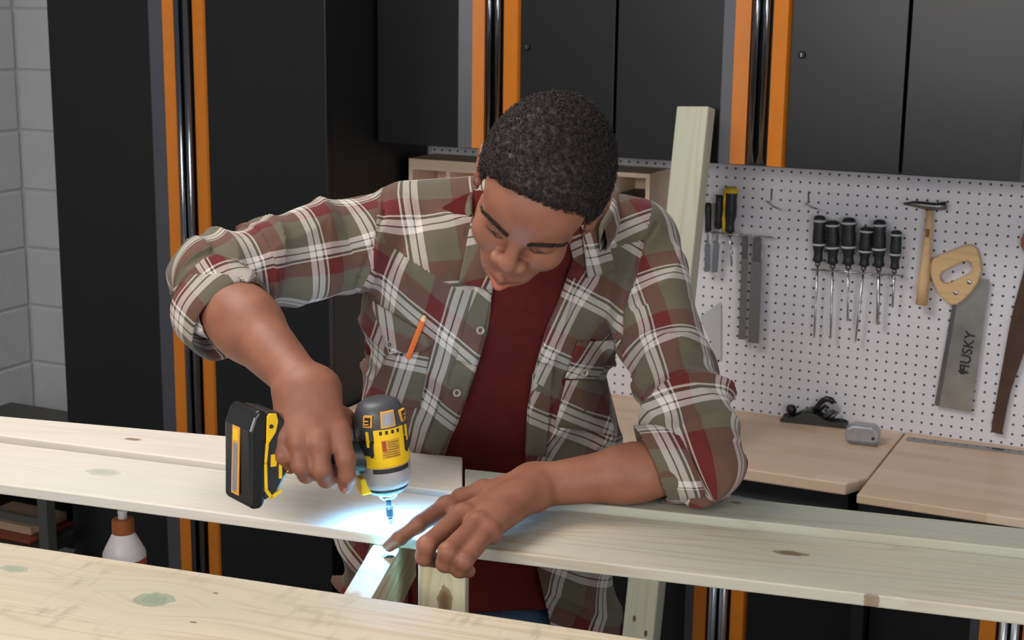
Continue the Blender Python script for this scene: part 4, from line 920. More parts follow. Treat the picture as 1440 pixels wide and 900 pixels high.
SLR = Sleeve([A(575, 326, 2.345), A(470, 352, 2.285), A(372, 370, 2.225), A(296, 392, 2.185), A(316, 424, 2.160)], [.074, .074, .071, .0645, .060], foldR, (0, -1, .3))
dEL = float((EG.T @ EL_L - CAM) @ RC[2])
SLL = Sleeve([A(890, 356, 2.340), A(925, 450, 2.34 + (dEL - 2.34) * .33), A(958, 560, 2.34 + (dEL - 2.34) * .70), EL_L + np.array([.002, 0, .006]), EL_L + (WR_L - EL_L) * .17 + np.array([0, 0, .004])], [.071, .066, .068, .067, .056], foldL, (0, -1, .2))
def wrk(u, v, w):
    a = u / .045 + 1.3 * np.sin(w / .05 + 1.0) + .8 * np.sin(v / .04); b = w / .04 + 1.2 * np.sin(u / .055 + 2.0) + .7 * np.sin(v / .05)
    return .0034 * ridge(a + .5 * np.sin(b)) + .0024 * np.sin(b * 1.7) * np.sin(a * .9)
def fold_t(u, v, w):
    return wrk(u, v, w) + (.0045 * ridge((u * 0.75 + w * 0.66) / .034 + 1.2 * np.sin(w / .06)) + .0035 * np.sin((u * 0.9 - w * 0.45) / .024 + 1.5 * np.sin(u / .05)) + .002 * np.sin(u / .012 + w / .03))
TS = torso(.022, .024, fold_t, bot=0.985, flare=.042)
# opening between the fronts, traced on the chest plane and cut straight back
OPN_L = [(700, 300), (693, 385), (692, 410), (688, 440), (668, 513), (645, 590), (622, 645), (602, 700), (585, 760), (572, 830), (566, 960)]
OPN_R = [(785, 960), (772, 880), (762, 835), (752, 790), (742, 700), (739, 640), (741, 570), (750, 510), (766, 440), (786, 385), (800, 340), (790, 300)]
OP = np.array([A(x, y, 2.40 if y < 650 else 2.46)[[0, 2]] for x, y in OPN_L + OPN_R])
def poly_sd(u, w, P):
    d = None; ins = None
    for i in range(len(P)):
        a, b = P[i], P[(i + 1) % len(P)]; e = b - a
        x, y = u - a[0], w - a[1]; t_ = np.clip((x * e[0] + y * e[1]) / (e @ e), 0, 1)
        dd_ = (x - t_ * e[0]) ** 2 + (y - t_ * e[1]) ** 2; d = dd_ if d is None else np.minimum(d, dd_)
        c_ = ((a[1] > w) != (b[1] > w)) & (u < (b[0] - a[0]) * (w - a[1]) / (b[1] - a[1] + 1e-12) + a[0]); ins = c_ if ins is None else ins ^ c_
    return np.sqrt(d) * np.where(ins, -1, 1)
vmid = A(690, 480, 2.47)[1]
SF = Field(np.array([A(220, 380, 2.2)[0] - .03, A(300, 400, 2.1)[1] - .06, 0.97]), np.array([A(1045, 600, 2.25)[0] + .04, A(690, 500, 2.78)[1] + .06, A(600, 225, 2.4)[2] + .03]), 0.0028)
SF.add(TS, 0)
SF.add(capsule(A(724, 305, 2.33), A(575, 318, 2.345), .066, .070), .03); SF.add(capsule(A(724, 305, 2.33), A(890, 342, 2.345), .066, .071), .03)
SF.add(capsule(A(612, 318, 2.41), A(856, 332, 2.41), .068, .068), .03)
SF.add(SLR.prim(), .014); SF.add(SLL.prim(), .014)
# yoke and armhole seams as shallow grooves
for pts in ([(538, 262), (541, 300), (528, 340), (508, 385), (499, 420)], [(925, 318), (905, 345), (884, 390), (873, 440), (872, 490)]):
    sg_ = [A(x, y, 2.27) for x, y in pts]
    for a_, b_ in zip(sg_, sg_[1:]):
        f_, l_, h_ = capsule(a_[[0, 2]].tolist() + [0], b_[[0, 2]].tolist() + [0], .0, .0)
        fn = (lambda f_: (lambda u, v, w: f_(u, w, 0 * v) - .0022 + 0 * v))(f_)
        # groove only just under the surface: subtract where the old surface is near
        q = SF.sl(np.array([min(a_[0], b_[0]) - .006, a_[1] - .12, min(a_[2], b_[2]) - .006]), np.array([max(a_[0], b_[0]) + .006, a_[1] + .06, max(a_[2], b_[2]) + .006]), 0)
        u_, v_, w_ = SF.uvw(q); SF.a[q] += .0032 * np.exp(-(np.maximum(f_(u_, w_, 0 * v_), 0) / .0028) ** 2).astype(np.float32)
# neck hole and front opening
lo2, hi2 = OP.min(0), OP.max(0)
q = SF.sl(np.array([lo2[0], SF.ax[1][0], lo2[1]]), np.array([hi2[0], vmid, hi2[1]]), .01)
u_, v_, w_ = SF.uvw(q); ps = np.maximum(poly_sd(SF.ax[0][q[0]][:, None], SF.ax[2][q[2]][None, :], OP)[:, None, :], v_ - vmid)
SF.a[q] = np.maximum(SF.a[q], -ps)
SF.add(capsule(hp(0, -28, -20), A(724, 325, 2.30), .066, .072), 0, 's')
for c0, c1, r_ in ((EL_R + (WR_R - EL_R) * .12, WR_R, .052), (EL_L + (WR_L - EL_L) * .15, WR_L, .046)): SF.add(capsule(c0, c1, r_, r_ * .9), 0, 's')
Vs, Qs = SF.mesh(); del SF.a
Vs = relax(Vs, Qs, 1, 0.35)
shirt = npmesh('shirt', Vs, Qs, plaid, man); shirt['label'] = 'open plaid flannel overshirt, olive, burgundy and white'
# ---- plaid directions per panel
def px_of(P):
    c_ = (P - CAM) @ RC.T; return np.stack([720 + FPX * c_[:, 0] / c_[:, 2], 450 + FPX * c_[:, 1] / c_[:, 2]], 1)
ctr_ = Vs[Qs].mean(1); gc = G(ctr_)
sdR, tR, phR, rR = SLR.par(*gc.T); sdL, tL, phL, rL = SLL.par(*gc.T)
# torso coordinates in metres on the chest plane (right, down) about the sternum
O0 = A(694, 430, 2.28)
tu = gc[:, 0] - O0[0]; tw = -(gc[:, 2] - O0[2])
seamR = A(520, 350, 2.3)[0] - O0[0]; seamL = A(890, 390, 2.3)[0] - O0[0]
xr = np.interp(tw, [-.2, -.06, .0, .05], [A(538, 262, 2.3)[0] - O0[0], A(530, 335, 2.3)[0] - O0[0], A(498, 420, 2.3)[0] - O0[0], A(490, 470, 2.3)[0] - O0[0]])
xl = np.interp(tw, [-.2, -.06, .0, .08], [A(930, 300, 2.3)[0] - O0[0], A(895, 360, 2.3)[0] - O0[0], A(873, 440, 2.3)[0] - O0[0], A(872, 500, 2.3)[0] - O0[0]])
reg = np.where(tu < 0, 0, 1)
reg = np.where((tu < xr) & (sdR < .03), 2, reg); reg = np.where((tu > xl) & (sdL < .03), 3, reg)
nf = np.cross(Vs[Qs[:, 1]] - Vs[Qs[:, 0]], Vs[Qs[:, 3]] - Vs[Qs[:, 0]]); nf /= np.linalg.norm(nf, axis=1)[:, None] + 1e-12; ng = nf @ EG.T
yk = tw < np.interp(tu, [-.20, -.05, .0, .12, .22], [-.115, -.03, -.03, -.075, -.10])
reg = np.where((reg < 2) & yk & (tu < .05), 4, reg); reg = np.where((reg < 2) & yk & (tu >= .05), 5, reg)
reg = np.where((reg < 2) & (ng[:, 1] > .35), 6, reg)
# per-corner texture coordinates
gv = G(Vs)[Qs.ravel()]; rg4 = np.repeat(reg, 4); uvs = np.zeros((len(gv), 2))
lu = gv[:, 0] - O0[0]; lw_ = -(gv[:, 2] - O0[2]); lv = gv[:, 1] - O0[1]
def affine(nV, nH, pv, ph_, m):
    """nV, nH: unit normals of the two stripe sets on the chest plane; pv, ph_: pixel points on stripe centres"""
    a = (lu[m] * nV[0] + lw_[m] * nV[1] + lv[m] * nV[2]) / PER; b = (lu[m] * nH[0] + lw_[m] * nH[1] + lv[m] * nH[2]) / PER
    f = lambda n_, p: ((A(p[0], p[1], 2.29)[0] - O0[0]) * n_[0] - (A(p[0], p[1], 2.29)[2] - O0[2]) * n_[1]) / PER
    uvs[m, 0] = a - f(nV, pv) + .36; uvs[m, 1] = b - f(nH, ph_) + .36
affine((.93, .37, -.25), (-.64, .77, 0), (640, 450), (655, 503), rg4 == 0)
affine((.93, .37, .35), (-.50, .87, 0), (788, 467), (755, 494), rg4 == 1)
affine((.97, -.20, 0), (.05, .85, -.55), (585, 320), (585, 310), rg4 == 4)
affine((.80, -.55, 0), (.45, .80, -.4), (858, 350), (880, 310), rg4 == 5)
affine((1, 0, 0), (0, 1, 0), (640, 450), (655, 503), rg4 == 6)
for k_, SL, t0, p0_, sc in ((2, SLR, .095, .10, .092), (3, SLL, .085, -.3, .100)):
    m = rg4 == k_; _, tl, ph, rr = SL.par(gv[m, 0], gv[m, 1], gv[m, 2])
    # keep each face on one side of the angular seam
    p4 = ph.reshape(-1, 4); p4 = np.where((p4.max(1) - p4.min(1) > 3)[:, None] & (p4 < 0), p4 + 2 * math.pi, p4); ph = p4.ravel()
    uvs[m, 0] = (tl - t0) / sc + .36; uvs[m, 1] = ph * SL.r[1] / sc + .36 + p0_
def set_uv(o, uv_):
    l = o.data.uv_layers.new(name='plaid'); l.data.foreach_set('uv', np.asarray(uv_, np.float32).ravel())
set_uv(shirt, uvs)
SH_BVH = BVHTree.FromPolygons([tuple(v) for v in Vs], [tuple(int(i) for i in q_) for q_ in Qs])
# ---- cuffs: rolled bands, real tubes with thickness
def cuff(ctrs, axis, ra, rb, adir, up0=0.0, seed=0):
    """ctrs: two grid points; ra, rb half widths of the ring; adir: direction of the long half axis"""
    ctrs = [np.array(c_) for c_ in ctrs]; e = np.array(axis, float); e /= np.linalg.norm(e); a1 = np.array(adir, float); a1 -= e * (a1 @ e); a1 /= np.linalg.norm(a1); a2 = np.cross(e, a1)
    n = 72; prof = [(0, .94), (0.02, 1.03), (.25, 1.06), (.6, 1.05), (.97, 1.02), (1.0, .985), (.96, .94), (.5, .93), (.05, .92)]
    rows = []; uvr = []
    for f, k in prof:
        row = []; ur = []
        for j in range(n):
            th = 2 * math.pi * j / n; wob = 1 + .022 * math.sin(3 * th + seed) + .014 * math.sin(7 * th + 2 * f + seed)
            c_ = ctrs[0] + (ctrs[1] - ctrs[0]) * f
            row.append((c_ + (a1 * math.cos(th) * ra + a2 * math.sin(th) * rb) * k * wob) @ EG); ur.append((th * (ra + rb) / 2 / PER + up0, f * np.linalg.norm(ctrs[1] - ctrs[0]) / PER + .12))
        rows.append(row); uvr.append(ur)
    V_ = np.array(rows).reshape(-1, 3); Q_, U_ = [], []
    m = len(prof)
    for i in range(m):
        for j in range(n):
            i2, j2 = (i + 1) % m, (j + 1) % n; Q_.append((i * n + j, i * n + j2, i2 * n + j2, i2 * n + j))
            u0, v0 = uvr[i][j]; u1 = uvr[i][j2][0] if j2 else u0 + 2 * math.pi / n * (ra + rb) / 2 / PER; v1 = uvr[i2][j][1]
            U_ += [(u0, v0), (u1, v0), (u1, v1), (u0, v1)]
    o = npmesh('cuff', V_, np.array(Q_), plaid, shirt); set_uv(o, U_); return o
fd = WR_R - EL_R; fd /= np.linalg.norm(fd)
cuff([A(296, 418, 2.175), A(326, 452, 2.145)], fd, .067, .058, A(388, 420, 2.1) - A(250, 480, 2.2), .1, 1)
fdL = WR_L - EL_L; fdL /= np.linalg.norm(fdL)
cuff([Az(968, 652, 1.432), Az(914, 652, 1.428)], fdL + np.array([0, 0, -.30]), .060, .055, Az(968, 697, 1.40) - Az(885, 612, 1.44), .35, 2.2)
# ---- patches laid on the shirt (pocket flaps, plackets, collar leaves)
def cast(x, y, off=0.0, bvh=None):
    r = ray(x, y); r = Vector(r).normalized(); loc, n_, _, _ = (bvh or SH_BVH).ray_cast(Vector(CAM), r)
    if loc is None: return None
    return np.array(loc) - np.array(r) * off
def patch(name, quad, off, thick, nV, nH, pv, ph_, nu=14, nv=10, m=None, parent=None, arch=0.0, smooth_it=6):
    """quad: 4 pixel corners (or boundary rows); laid on the shirt surface, given thickness"""
    q4 = np.array(quad, float); D_ = np.zeros((nv, nu)); PX = np.zeros((nv, nu, 2))
    for i in range(nv):
        for j in range(nu):
            a, b = i / (nv - 1), j / (nu - 1); PX[i, j] = (q4[0] * (1 - b) + q4[1] * b) * (1 - a) + (q4[3] * (1 - b) + q4[2] * b) * a
            h_ = cast(*PX[i, j]); D_[i, j] = np.nan if h_ is None else (h_ - CAM) @ RC[2]
    D_ = np.where(np.isnan(D_), np.nanmean(D_), D_); D0 = D_.copy()
    for _ in range(smooth_it):
        Pd = np.pad(D_, 1, 'edge'); D_ = np.minimum((Pd[:-2, 1:-1] + Pd[2:, 1:-1] + Pd[1:-1, :-2] + Pd[1:-1, 2:]) / 4, D0 + .002)
    P = np.array([[at(*PX[i, j], D_[i, j] - off - arch * math.sin(math.pi * i / (nv - 1)) * math.sin(math.pi * j / (nu - 1))) for j in range(nu)] for i in range(nv)])
    Bk = P + np.array(RC[2]) * thick
    V_ = np.concatenate([P.reshape(-1, 3), Bk.reshape(-1, 3)]); N_ = nu * nv; Q_ = []
    for i in range(nv - 1):
        for j in range(nu - 1):
            a = i * nu + j; Q_.append((a, a + nu, a + nu + 1, a + 1)); Q_.append((N_ + a, N_ + a + 1, N_ + a + nu + 1, N_ + a + nu))
    bd_ = [j for j in range(nu)] + [i * nu + nu - 1 for i in range(1, nv)] + [(nv - 1) * nu + j for j in range(nu - 2, -1, -1)] + [i * nu for i in range(nv - 2, 0, -1)]
    for a, b in zip(bd_, bd_[1:] + bd_[:1]): Q_.append((a, b, N_ + b, N_ + a))
    Q_ = np.array(Q_); o = npmesh(name, V_, Q_, m or plaid, parent or shirt)
    gg = G(V_)[Q_.ravel()]; a = (gg[:, 0] - O0[0]) * nV[0] - (gg[:, 2] - O0[2]) * nV[1]; b = (gg[:, 0] - O0[0]) * nH[0] - (gg[:, 2] - O0[2]) * nH[1]
    f = lambda n_, p: ((A(p[0], p[1], 2.29)[0] - O0[0]) * n_[0] - (A(p[0], p[1], 2.29)[2] - O0[2]) * n_[1])
    set_uv(o, np.stack([(a - f(nV, pv)) / PER + .36, (b - f(nH, ph_)) / PER + .36], 1)); return o
nVl, nHl, nVr, nHr = (.93, .37), (-.64, .77), (.93, .37), (-.50, .87)
patch('pocket_flap', [(519, 420), (612, 480), (598, 494), (547, 498)], .0075, .003, (.97, -.1), (-.35, .93), (540, 465), (560, 520), parent=shirt)
patch('pocket', [(545, 499), (606, 487), (590, 575), (512, 560)], .004, .003, (.95, .3), (-.1, .99), (566, 530), (560, 520), parent=shirt)
patch('pocket_flap', [(812, 481), (874, 478), (842, 532), (794, 533)], .0075, .003, (.80, .55), (-.4, .9), (840, 505), (830, 545), parent=shirt)
patch('pocket', [(796, 535), (842, 533), (868, 612), (780, 600)], .004, .003, (.93, .37), (-.5, .87), (802, 560), (790, 600), parent=shirt)
patch('placket', [(668, 402), (693, 409), (669, 514), (641, 506)], .003, .003, nVl, nHl, (640, 450), (655, 503), parent=shirt)
patch('placket', [(641, 506), (669, 514), (624, 645), (594, 634)], .003, .003, nVl, nHl, (640, 450), (655, 503), parent=shirt)
patch('placket', [(786, 386), (813, 392), (778, 512), (750, 508)], .003, .003, nVr, nHr, (788, 467), (755, 494), parent=shirt)
patch('placket', [(750, 508), (778, 512), (768, 642), (740, 640)], .003, .003, nVr, nHr, (788, 467), (755, 494), parent=shirt)
patch('collar_leaf', [(664, 302), (690, 330), (693, 408), (645, 398)], .007, .004, (.9, .4), (.3, .95), (700, 380), (660, 322), parent=shirt, arch=.006, smooth_it=20)
patch('collar_leaf', [(818, 318), (846, 296), (866, 380), (826, 391)], .007, .004, (.95, -.3), (.1, .99), (822, 340), (840, 350), parent=shirt, arch=.006, smooth_it=20)
# standing collar band around the back of the neck
cb_ = [A(664, 318, 2.235), A(664, 290, 2.27), A(676, 264, 2.33), A(710, 250, 2.40), (A(775, 252, 2.43)), A(828, 258, 2.40), A(862, 274, 2.34), A(858, 302, 2.27), A(842, 330, 2.23)]
rows = []
for c_, n_ in zip(cb_, range(9)):
    cen = A(755, 300, 2.33); rad_ = c_ - cen; rad_[2] = 0; rad_ /= np.linalg.norm(rad_)
    rows.append([(c_ + rad_ * o_ + np.array([0, 0, z_])) @ EG for o_, z_ in ((0, -.02), (-.002, .012), (.002, .020), (.010, .012), (.018, -.012), (.016, -.026), (.004, -.03))])
rows = np.array(rows); tt_ = np.linspace(0, 8, 41); rows = np.array([[[np.interp(x_, range(9), rows[:, j, k]) for k in range(3)] for j in range(7)] for x_ in tt_])
V_ = rows.reshape(-1, 3); Q_, U_ = [], []
for i in range(40):
    for j in range(7):
        j2 = (j + 1) % 7; Q_.append((i * 7 + j, i * 7 + j2, (i + 1) * 7 + j2, (i + 1) * 7 + j)); U_ += [(i * .11, j * .14), (i * .11, j * .14 + .14), (i * .11 + .11, j * .14 + .14), (i * .11 + .11, j * .14)]
Q_ += [tuple(range(4)), tuple(280 + k for k in range(4))]; U_ += [(0, 0)] * 8
o = npmesh('collar_band', relax(V_, np.array(Q_[:-2]), 2, .3), np.array(Q_), plaid, shirt); set_uv(o, np.array(U_) * 1.0 + np.array([.5, .5]))
# buttons
btn = mat('brown_horn_button', lin(140, 126, 106), 0.3); btd = mat('button_dark', lin(40, 34, 30), 0.5)
for x, y in ((675.6, 464.5), (642.6, 552.5), (548, 485), (822, 524)):
    P_ = at(x, y, (cast(x, y) - CAM) @ RC[2] - .0085); M = frame(P_, RC[0], -np.array(RC[2]))
    b_ = MB().lathe([(.0062, 0), (.0066, .0014), (.0060, .0025), (.0045, .0019), (.0034, .0016)], None, 20).build('button', btn, shirt, smooth=True); b_.matrix_parent_inverse = shirt.matrix_world.inverted(); b_.matrix_world = M
    MB().lathe([(.0032, .0012), (.0030, .0018), (.0012, .0016)], None, 14).build('button_centre', btd, shirt).matrix_world = M
bpy.context.view_layer.update()
# ---- t-shirt
TF = Field(np.array([A(470, 500, 2.5)[0], A(690, 430, 2.2)[1] - .02, 0.94]), np.array([A(890, 500, 2.5)[0], A(690, 600, 2.76)[1] + .04, A(722, 285, 2.3)[2] + .02]), 0.004)
def fold_tee(u, v, w): return .0022 * np.sin(w / .017 + 6 * np.sin(u / .09)) + .002 * np.sin((u - w * .5) / .03)
TF.add(torso(.008, .010, fold_tee, bot=1.085), 0)
for s_ in (SH_R, SH_L): TF.add(capsule(A(722, 300, 2.31), A(722, 300, 2.31) + (s_ - A(722, 300, 2.31)) * .75, .053, .056), .03)
TF.add(capsule(hp(0, -28, -20), A(724, 322, 2.30), .0585, .0635), 0, 's')
Vt, Qt = TF.mesh(); tee = npmesh('t_shirt', relax(Vt, Qt, 1, .4), Qt, teem, man); tee['label'] = 'dark red crew-neck t-shirt'
nk_ = [A(680, 352, 2.215), A(700, 374, 2.20), A(728, 386, 2.195), A(758, 378, 2.20), A(782, 352, 2.215)]
# ---- jeans and shoes (standing behind the boards)
JF = Field(np.array([A(672, 900, 2.6)[0] - .30, A(672, 900, 2.6)[1] - .22, 0.0]), np.array([A(672, 900, 2.6)[0] + .30, A(672, 900, 2.6)[1] + .22, 1.12]), 0.008)
hpv = A(704, 860, 2.67)
JF.add(ellipsoid(np.array([hpv[0], hpv[1], 1.0]), np.eye(3), (.205, .142, .12)), 0)
for s_ in (-1, 1):
    k0 = np.array([hpv[0] + s_ * .10, hpv[1], .95]); k1 = np.array([hpv[0] + s_ * .13, hpv[1] - .02, .52]); k2 = np.array([hpv[0] + s_ * .14, hpv[1] + .02, .10])
    JF.add(capsule(k0, k1, .105, .075), .03); JF.add(capsule(k1, k2, .075, .062), .02)
Vj, Qj = JF.mesh(); npmesh('jeans', relax(Vj, Qj, 2, .5), Qj, denim, man)
for s_ in (-1, 1):
    k2 = np.array([hpv[0] + s_ * .14, hpv[1] + .02, .045]); ff = Field(k2 - .2, k2 + .2, .006); ff.ax[2] = np.arange(0.001, .14, .006); ff.a = np.full([len(x) for x in ff.ax], .05, np.float32)
    ff.add(capsule(k2 + [0, .03, 0], k2 + [0, -.14, -.008], .045, .036), 0); ff.a[:, :, 0] = .01
    Vx, Qx = ff.mesh(); npmesh('shoe', Vx, Qx, rubber, man)
# ---- pencil in the chest pocket
p0_ = at(574, 503, (cast(576, 492) - CAM) @ RC[2] - .006); p1_ = at(598.5, 441, (cast(592, 452) - CAM) @ RC[2] - .012)
pe_ = thing('pencil', 'short orange carpenter pencil sticking out of the shirt pocket', 'pencil', p0_); d_ = Vector(p1_ - p0_)
Mx = frame((0, 0, 0), d_.orthogonal(), d_)
MB().lathe([(.0046, 0), (.0046, d_.length * .86)], Mx, 6).build('shaft', mat('orange_lacquer', lin(226, 106, 40), 0.4), pe_)
MB().lathe([(.0045, d_.length * .8605), (.0018, d_.length * .965)], Mx, 8).build('sharpened_wood', mat('bare_pencil_wood', lin(226, 188, 144), 0.7), pe_)
MB().lathe([(.0018, d_.length * .9655), (.0004, d_.length)], Mx, 8).build('lead', ink, pe_)
# ================================================================ cordless impact driver in the right hand
tip = Vector(at(550.5, 738, 2.082)); nose = Vector(at(545, 692, 2.072)); rear = Vector(at(531, 560, 2.040))
zax = (rear - nose).normalized(); hdir = Vector(at(354, 640, 1.982)) - Vector(at(537, 632, 2.055))
Md = frame(nose, -hdir, zax); xx = (-hdir - zax * (-hdir).dot(zax)).normalized(); yy = zax.cross(xx)
Md = Matrix((xx, yy, zax)).transposed().to_4x4(); Md.translation = nose
drv = thing('impact_driver', 'yellow and black cordless impact driver held over the boards', 'power drill', M=Md); bpy.context.view_layer.update()
dy = mat('driver_yellow', lin(244, 196, 22), 0.36, 0, 0.5); dk = mat('driver_black', lin(38, 39, 42), 0.42); dg = mat('driver_grey', lin(165, 160, 158), 0.4); og = mat('driver_orange_line', lin(226, 160, 60), 0.45)
LZ = (rear - nose).length
def cyl_patch(r, a0, a1, z0, z1, th, n=10, taper=1.0, M=None):
    """curved plate on the housing; angle 0 faces the camera side (-Y), positive towards +X"""
    mb = MB(); 
    for i in range(n):
        pass
    P = []
    def pt(rr, a, z): return Vector((rr * math.sin(a), -rr * math.cos(a), z))
    A_ = [math.radians(a0 + (a1 - a0) * i / n) for i in range(n + 1)]
    ring = [pt(r + th, a, z0) for a in A_], [pt(r + th * 1, a * taper, z1) for a in A_], [pt(r - .002, a * taper, z1) for a in A_], [pt(r - .002, a, z0) for a in A_]
    V_ = [[mb.bm.verts.new(p) for p in row] for row in ring]
    for k in range(4):
        for i in range(n): mb.bm.faces.new((V_[k][i], V_[k][i + 1], V_[(k + 1) % 4][i + 1], V_[(k + 1) % 4][i]))
    for i in (0, n): mb.bm.faces.new([V_[k][i] for k in range(4)])
    return mb
k = LZ / .130
MB().lathe([(r_, z_ * k) for r_, z_ in [(.017, 0), (.0235, .003), (.0285, .008), (.031, .0135)]], None, 36).build('nose_ring', dk, drv, smooth=True)
MB().lathe([(r_, z_ * k) for r_, z_ in [(.0310, .0130), (.0335, .020), (.0350, .030), (.0350, .044)]], None, 36).build('nose_cone', dg, drv, smooth=True)
hs = MB().lathe([(r_, z_ * k) for r_, z_ in [(.0345, .0435), (.0352, .046), (.0352, .070), (.0335, .078), (.031, .080)]], None, 36).build('motor_housing', dy, drv, smooth=True)
rc = MB().lathe([(r_, z_ * k) for r_, z_ in [(.0325, .0795), (.0352, .083), (.0352, .100), (.033, .113), (.028, .124), (.019, .1295), (.004, .130)]], None, 36).build('rear_cap', mat('driver_dark_grey', lin(66, 67, 71), 0.45), drv, smooth=True)
cyl_patch(.0348, -34, 34, .056 * k, .097 * k, .0022).build('top_shell', dy, hs, smooth=False)
for a_ in (-19, -6.5, 6.5, 19): cyl_patch(.0366, a_ - 3, a_ + 3, .0905 * k, .0955 * k, .0008, 3).build('vent_slot', dk, hs)
lab = cyl_patch(.0370, -20, 20, .058 * k, .083 * k, .0004).build('rating_label', mat('label_gold', lin(208, 156, 34), 0.5), hs)
cyl_patch(.0374, -18, -10, .068 * k, .082 * k, .0004).build('label_red', mat('label_red_print', lin(170, 60, 30), 0.5), lab)
for i_, (a0_, a1_) in enumerate(((-7, 17), (-7, 12), (-6, 16), (-17, 17), (-16, 12), (-17, 16), (-14, 17))):
    z_ = (.0800 - i_ * .0032) * k; cyl_patch(.0374, a0_, a1_, z_ - .0011, z_, .0003, 6).build('label_print', mat('label_brown_print', lin(120, 84, 24), 0.6), lab)
for s_ in (-1, 1):
    cyl_patch(.0350, s_ * 38, s_ * 78, .062 * k, .080 * k, .0012).build('side_grip', dk, hs)
    cyl_patch(.0352, s_ * 46, s_ * 52, .074 * k, .095 * k, .0016, 3).build('side_line', dy, hs)
    MB().lathe([(.0024, 0), (.0024, .0012)], Matrix.Translation((s_ * .0243, -.0272, .062 * k)) @ Matrix.Rotation(math.pi / 2, 4, 'X') @ Matrix.Rotation(s_ * .7, 4, 'Y'), 10).build('screw', dk, hs)
    cyl_patch(.0345, s_ * 36, s_ * 58, .101 * k, .1165 * k, .0016, 6, .92).build('side_vent', og, rc); cyl_patch(.0352, s_ * 40, s_ * 54, .103 * k, .1145 * k, .0016, 6, .92).build('side_vent_core', dk, rc)
    for z_ in (.1055, .110): cyl_patch(.0362, s_ * 42, s_ * 52, z_ * k - .0008, z_ * k + .0008, .0014, 3).build('vent_bar', og, rc)
cyl_patch(.0345, -17, 17, .099 * k, .1205 * k, .0012, 8, .92).build('badge_rim', og, rc); cyl_patch(.0350, -13, 13, .101 * k, .1185 * k, .0014, 8, .92).build('badge_core', dg, rc)
cyl_patch(.0360, -8, 8, .103 * k, .1165 * k, .0012, 8, .92).build('badge_plate', mat('badge_silver', lin(170, 168, 176), 0.35, 0.4), rc)
cyl_patch(.0346, -44, 44, .0375 * k, .0435 * k, .0014).build('nose_band', dk, drv)
MB().lathe([(.0085, -.009), (.0125, -.006), (.013, -.002), (.011, .002)], None, 20).build('chuck', steel, drv, smooth=True)
lt = (nose - tip).length
bt_ = MB().lathe([(.0022, -lt), (.003, -lt + .003), (.0030, -lt + .010), (.0048, -lt + .012), (.0052, -lt + .013), (.0052, -.021), (.0036, -.018), (.0036, -.008)], None, 14).build('bit_holder', mat('dark_bit_steel', lin(70, 74, 80), 0.3, 0.9), drv, smooth=False)
MB().lathe([(.0056, -.024), (.0056, -.020)], None, 14).build('bit_ring', steel, bt_); MB().lathe([(.0040, -lt + .004), (.0042, -lt + .010)], None, 10).build('bit_tip', steel, bt_)
# handle, trigger, foot
cen = Md.inverted() @ Vector(at(346, 640, 1.985))
hb = Vector((cen.x + .045, cen.y, cen.z)); ha = Vector((-.022, 0, .052 * k))
hpts = [ha, ha.lerp(hb, .35) + Vector((0, 0, -.002)), ha.lerp(hb, .7), hb]
mb = MB(); rows = []
for p_, ry_, rz_ in zip(hpts, (.019, .0165, .0165, .021), (.024, .0205, .020, .025)):
    rows.append([p_ + Vector((0, ry_ * math.cos(2 * math.pi * j / 20), rz_ * math.sin(2 * math.pi * j / 20))) for j in range(20)])
mb.grid(rows, True); hdl = mb.build('handle', dk, drv, smooth=True)
MB().poly([(-.042, -.007, .034), (-.058, -.007, .024), (-.066, -.007, .020), (-.060, -.007, .040), (-.046, -.007, .046)], (0, .014, 0)).build('trigger', rubber, drv, .002)
MB().box((-.040, -.012, .006), (-.022, .012, .030)).build('trigger_guard', dy, drv, .003)
# battery with its foot, tilted like in the hand
Mb = Matrix.Translation(cen) @ Matrix.Rotation(math.radians(13), 4, 'Z') @ Matrix.Rotation(math.radians(9), 4, 'Y')
bat = MB().poly([(x_, -.036, z_) for x_, z_ in [(-.012, -.058), (-.006, -.064), (.004, -.064), (.010, -.058), (.010, .060), (.006, .066), (-.002, .066), (-.008, .058), (-.014, .040)]], (0, .072, 0)).build('battery', mat('battery_black', lin(24, 25, 28), 0.25), drv, .005, seg=3); bat.matrix_local = Mb
ft = MB().poly([(x_, -.033, z_) for x_, z_ in [(.0102, -.056), (.030, -.046), (.044, -.022), (.050, .010), (.046, .040), (.030, .060), (.0102, .064)]], (0, .066, 0)).build('battery_foot', dk, drv, .004); ft.matrix_local = Mb
def ribbon(name, pts, wd, y, th, m, par):
    mb = MB(); pts = [Vector((x_, y, z_)) for x_, z_ in pts]
    for a_, b_ in zip(pts, pts[1:]):
        d_ = (b_ - a_).normalized(); n_ = Vector((-d_.z, 0, d_.x)) * wd / 2; e_ = d_ * wd * .3
        mb.poly([a_ - n_ - e_, b_ - n_ + e_, b_ + n_ + e_, a_ + n_ - e_], (0, -th, 0))
    return mb.build(name, m, par)
ribbon('yellow_line', [(.012, .020), (.010, -.004), (.012, -.040), (.020, -.051), (.033, -.044)], .0042, -.0330, .0022, dy, ft)
MB().poly([(x_, -.033, z_) for x_, z_ in [(.0105, .056), (.014, .061), (.024, .060), (.027, .050), (.024, .036), (.016, .024), (.0105, .016)]], (0, -.003, 0)).build('yellow_panel', dy, ft, .001)
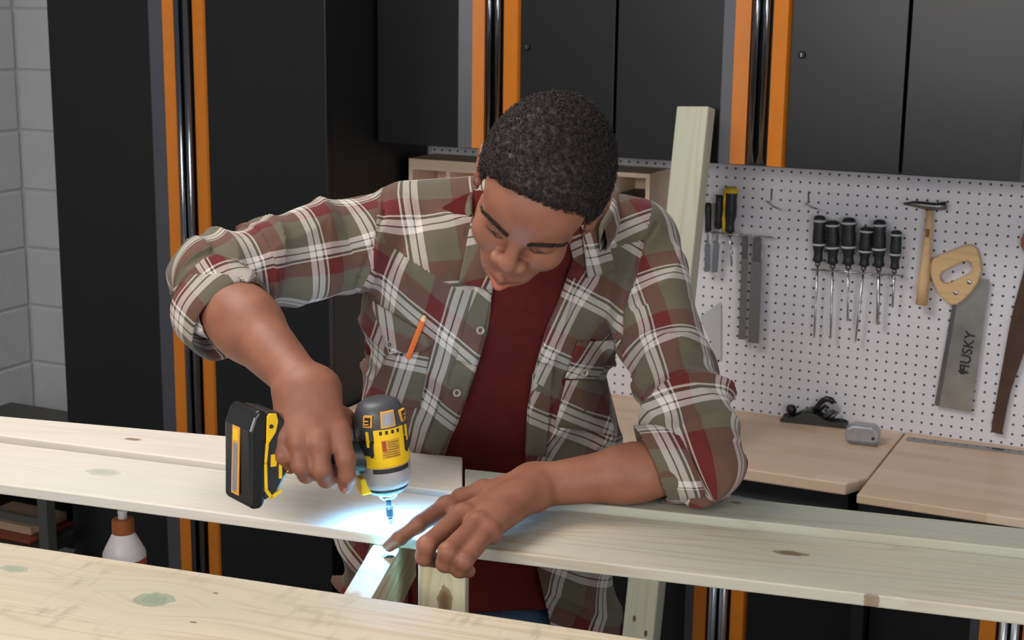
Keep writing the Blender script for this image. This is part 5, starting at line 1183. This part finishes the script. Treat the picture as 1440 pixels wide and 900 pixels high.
MB().lathe([(.003, 0), (.003, .0008)], Matrix.Translation((.0165, -.036, .044)) @ Matrix.Rotation(math.pi / 2, 4, 'X'), 10).build('screw', dk, ft)
MB().box((.0185, -.0345, -.010), (.0265, -.033, .006)).build('yellow_mark', dy, ft); ribbon('yellow_bar', [(.031, .022), (.033, -.026)], .0042, -.033, .0015, dy, ft)
MB().poly([(.050, -.012, -.012), (.0515, -.012, .004), (.048, -.030, .006), (.043, -.0338, -.006), (.042, -.0338, -.020)], (.0012, -.0015, 0)).build('corner_guard', og, ft)
# charge gauge on the end face of the battery
MB().poly([(-.0142, y_, z_) for y_, z_ in [(-.010, .040), (.010, .040), (.010, -.050), (-.010, -.050)]], (-.0012, 0, 0)).build('gauge_rim', og, bat)
MB().poly([(-.0152, y_, z_) for y_, z_ in [(-.006, .018), (.006, .018), (.006, -.046), (-.006, -.046)]], (-.001, 0, 0)).build('gauge_window', mat('gauge_silver', lin(150, 146, 158), 0.3, 0.3), bat)
MB().poly([(-.0152, y_, z_) for y_, z_ in [(-.006, .036), (.006, .036), (.006, .022), (-.006, .022)]], (-.001, 0, 0)).build('gauge_button', dy, bat)
# work light in the nose
led = MB().lathe([(.0140, -.0004), (.0140, .0006), (.0165, .0006), (.0165, -.0004)], None, 24).build('work_light_ring', None, drv)
t = NT('work_light_glow'); t.b.inputs['Base Color'].default_value = (.8, .9, 1, 1); t.b.inputs['Emission Color'].default_value = (.55, .8, 1, 1); t.b.inputs['Emission Strength'].default_value = 12; led.data.materials.append(t.m)
for ang in (200, 320, 80):
    ld = bpy.data.lights.new('driver_work_light', 'SPOT'); ld.energy = 4.5; ld.color = (.12, .48, 1.0); ld.spot_size = math.radians(165); ld.spot_blend = 1.0; ld.shadow_soft_size = .004
    lo_ = bpy.data.objects.new('driver_work_light', ld); COL.objects.link(lo_); lo_.parent = drv; lo_.matrix_local = Matrix.Translation((.0155 * math.cos(math.radians(ang)), .0155 * math.sin(math.radians(ang)), -.002)) @ Matrix.Rotation(math.radians(-10), 4, 'X')
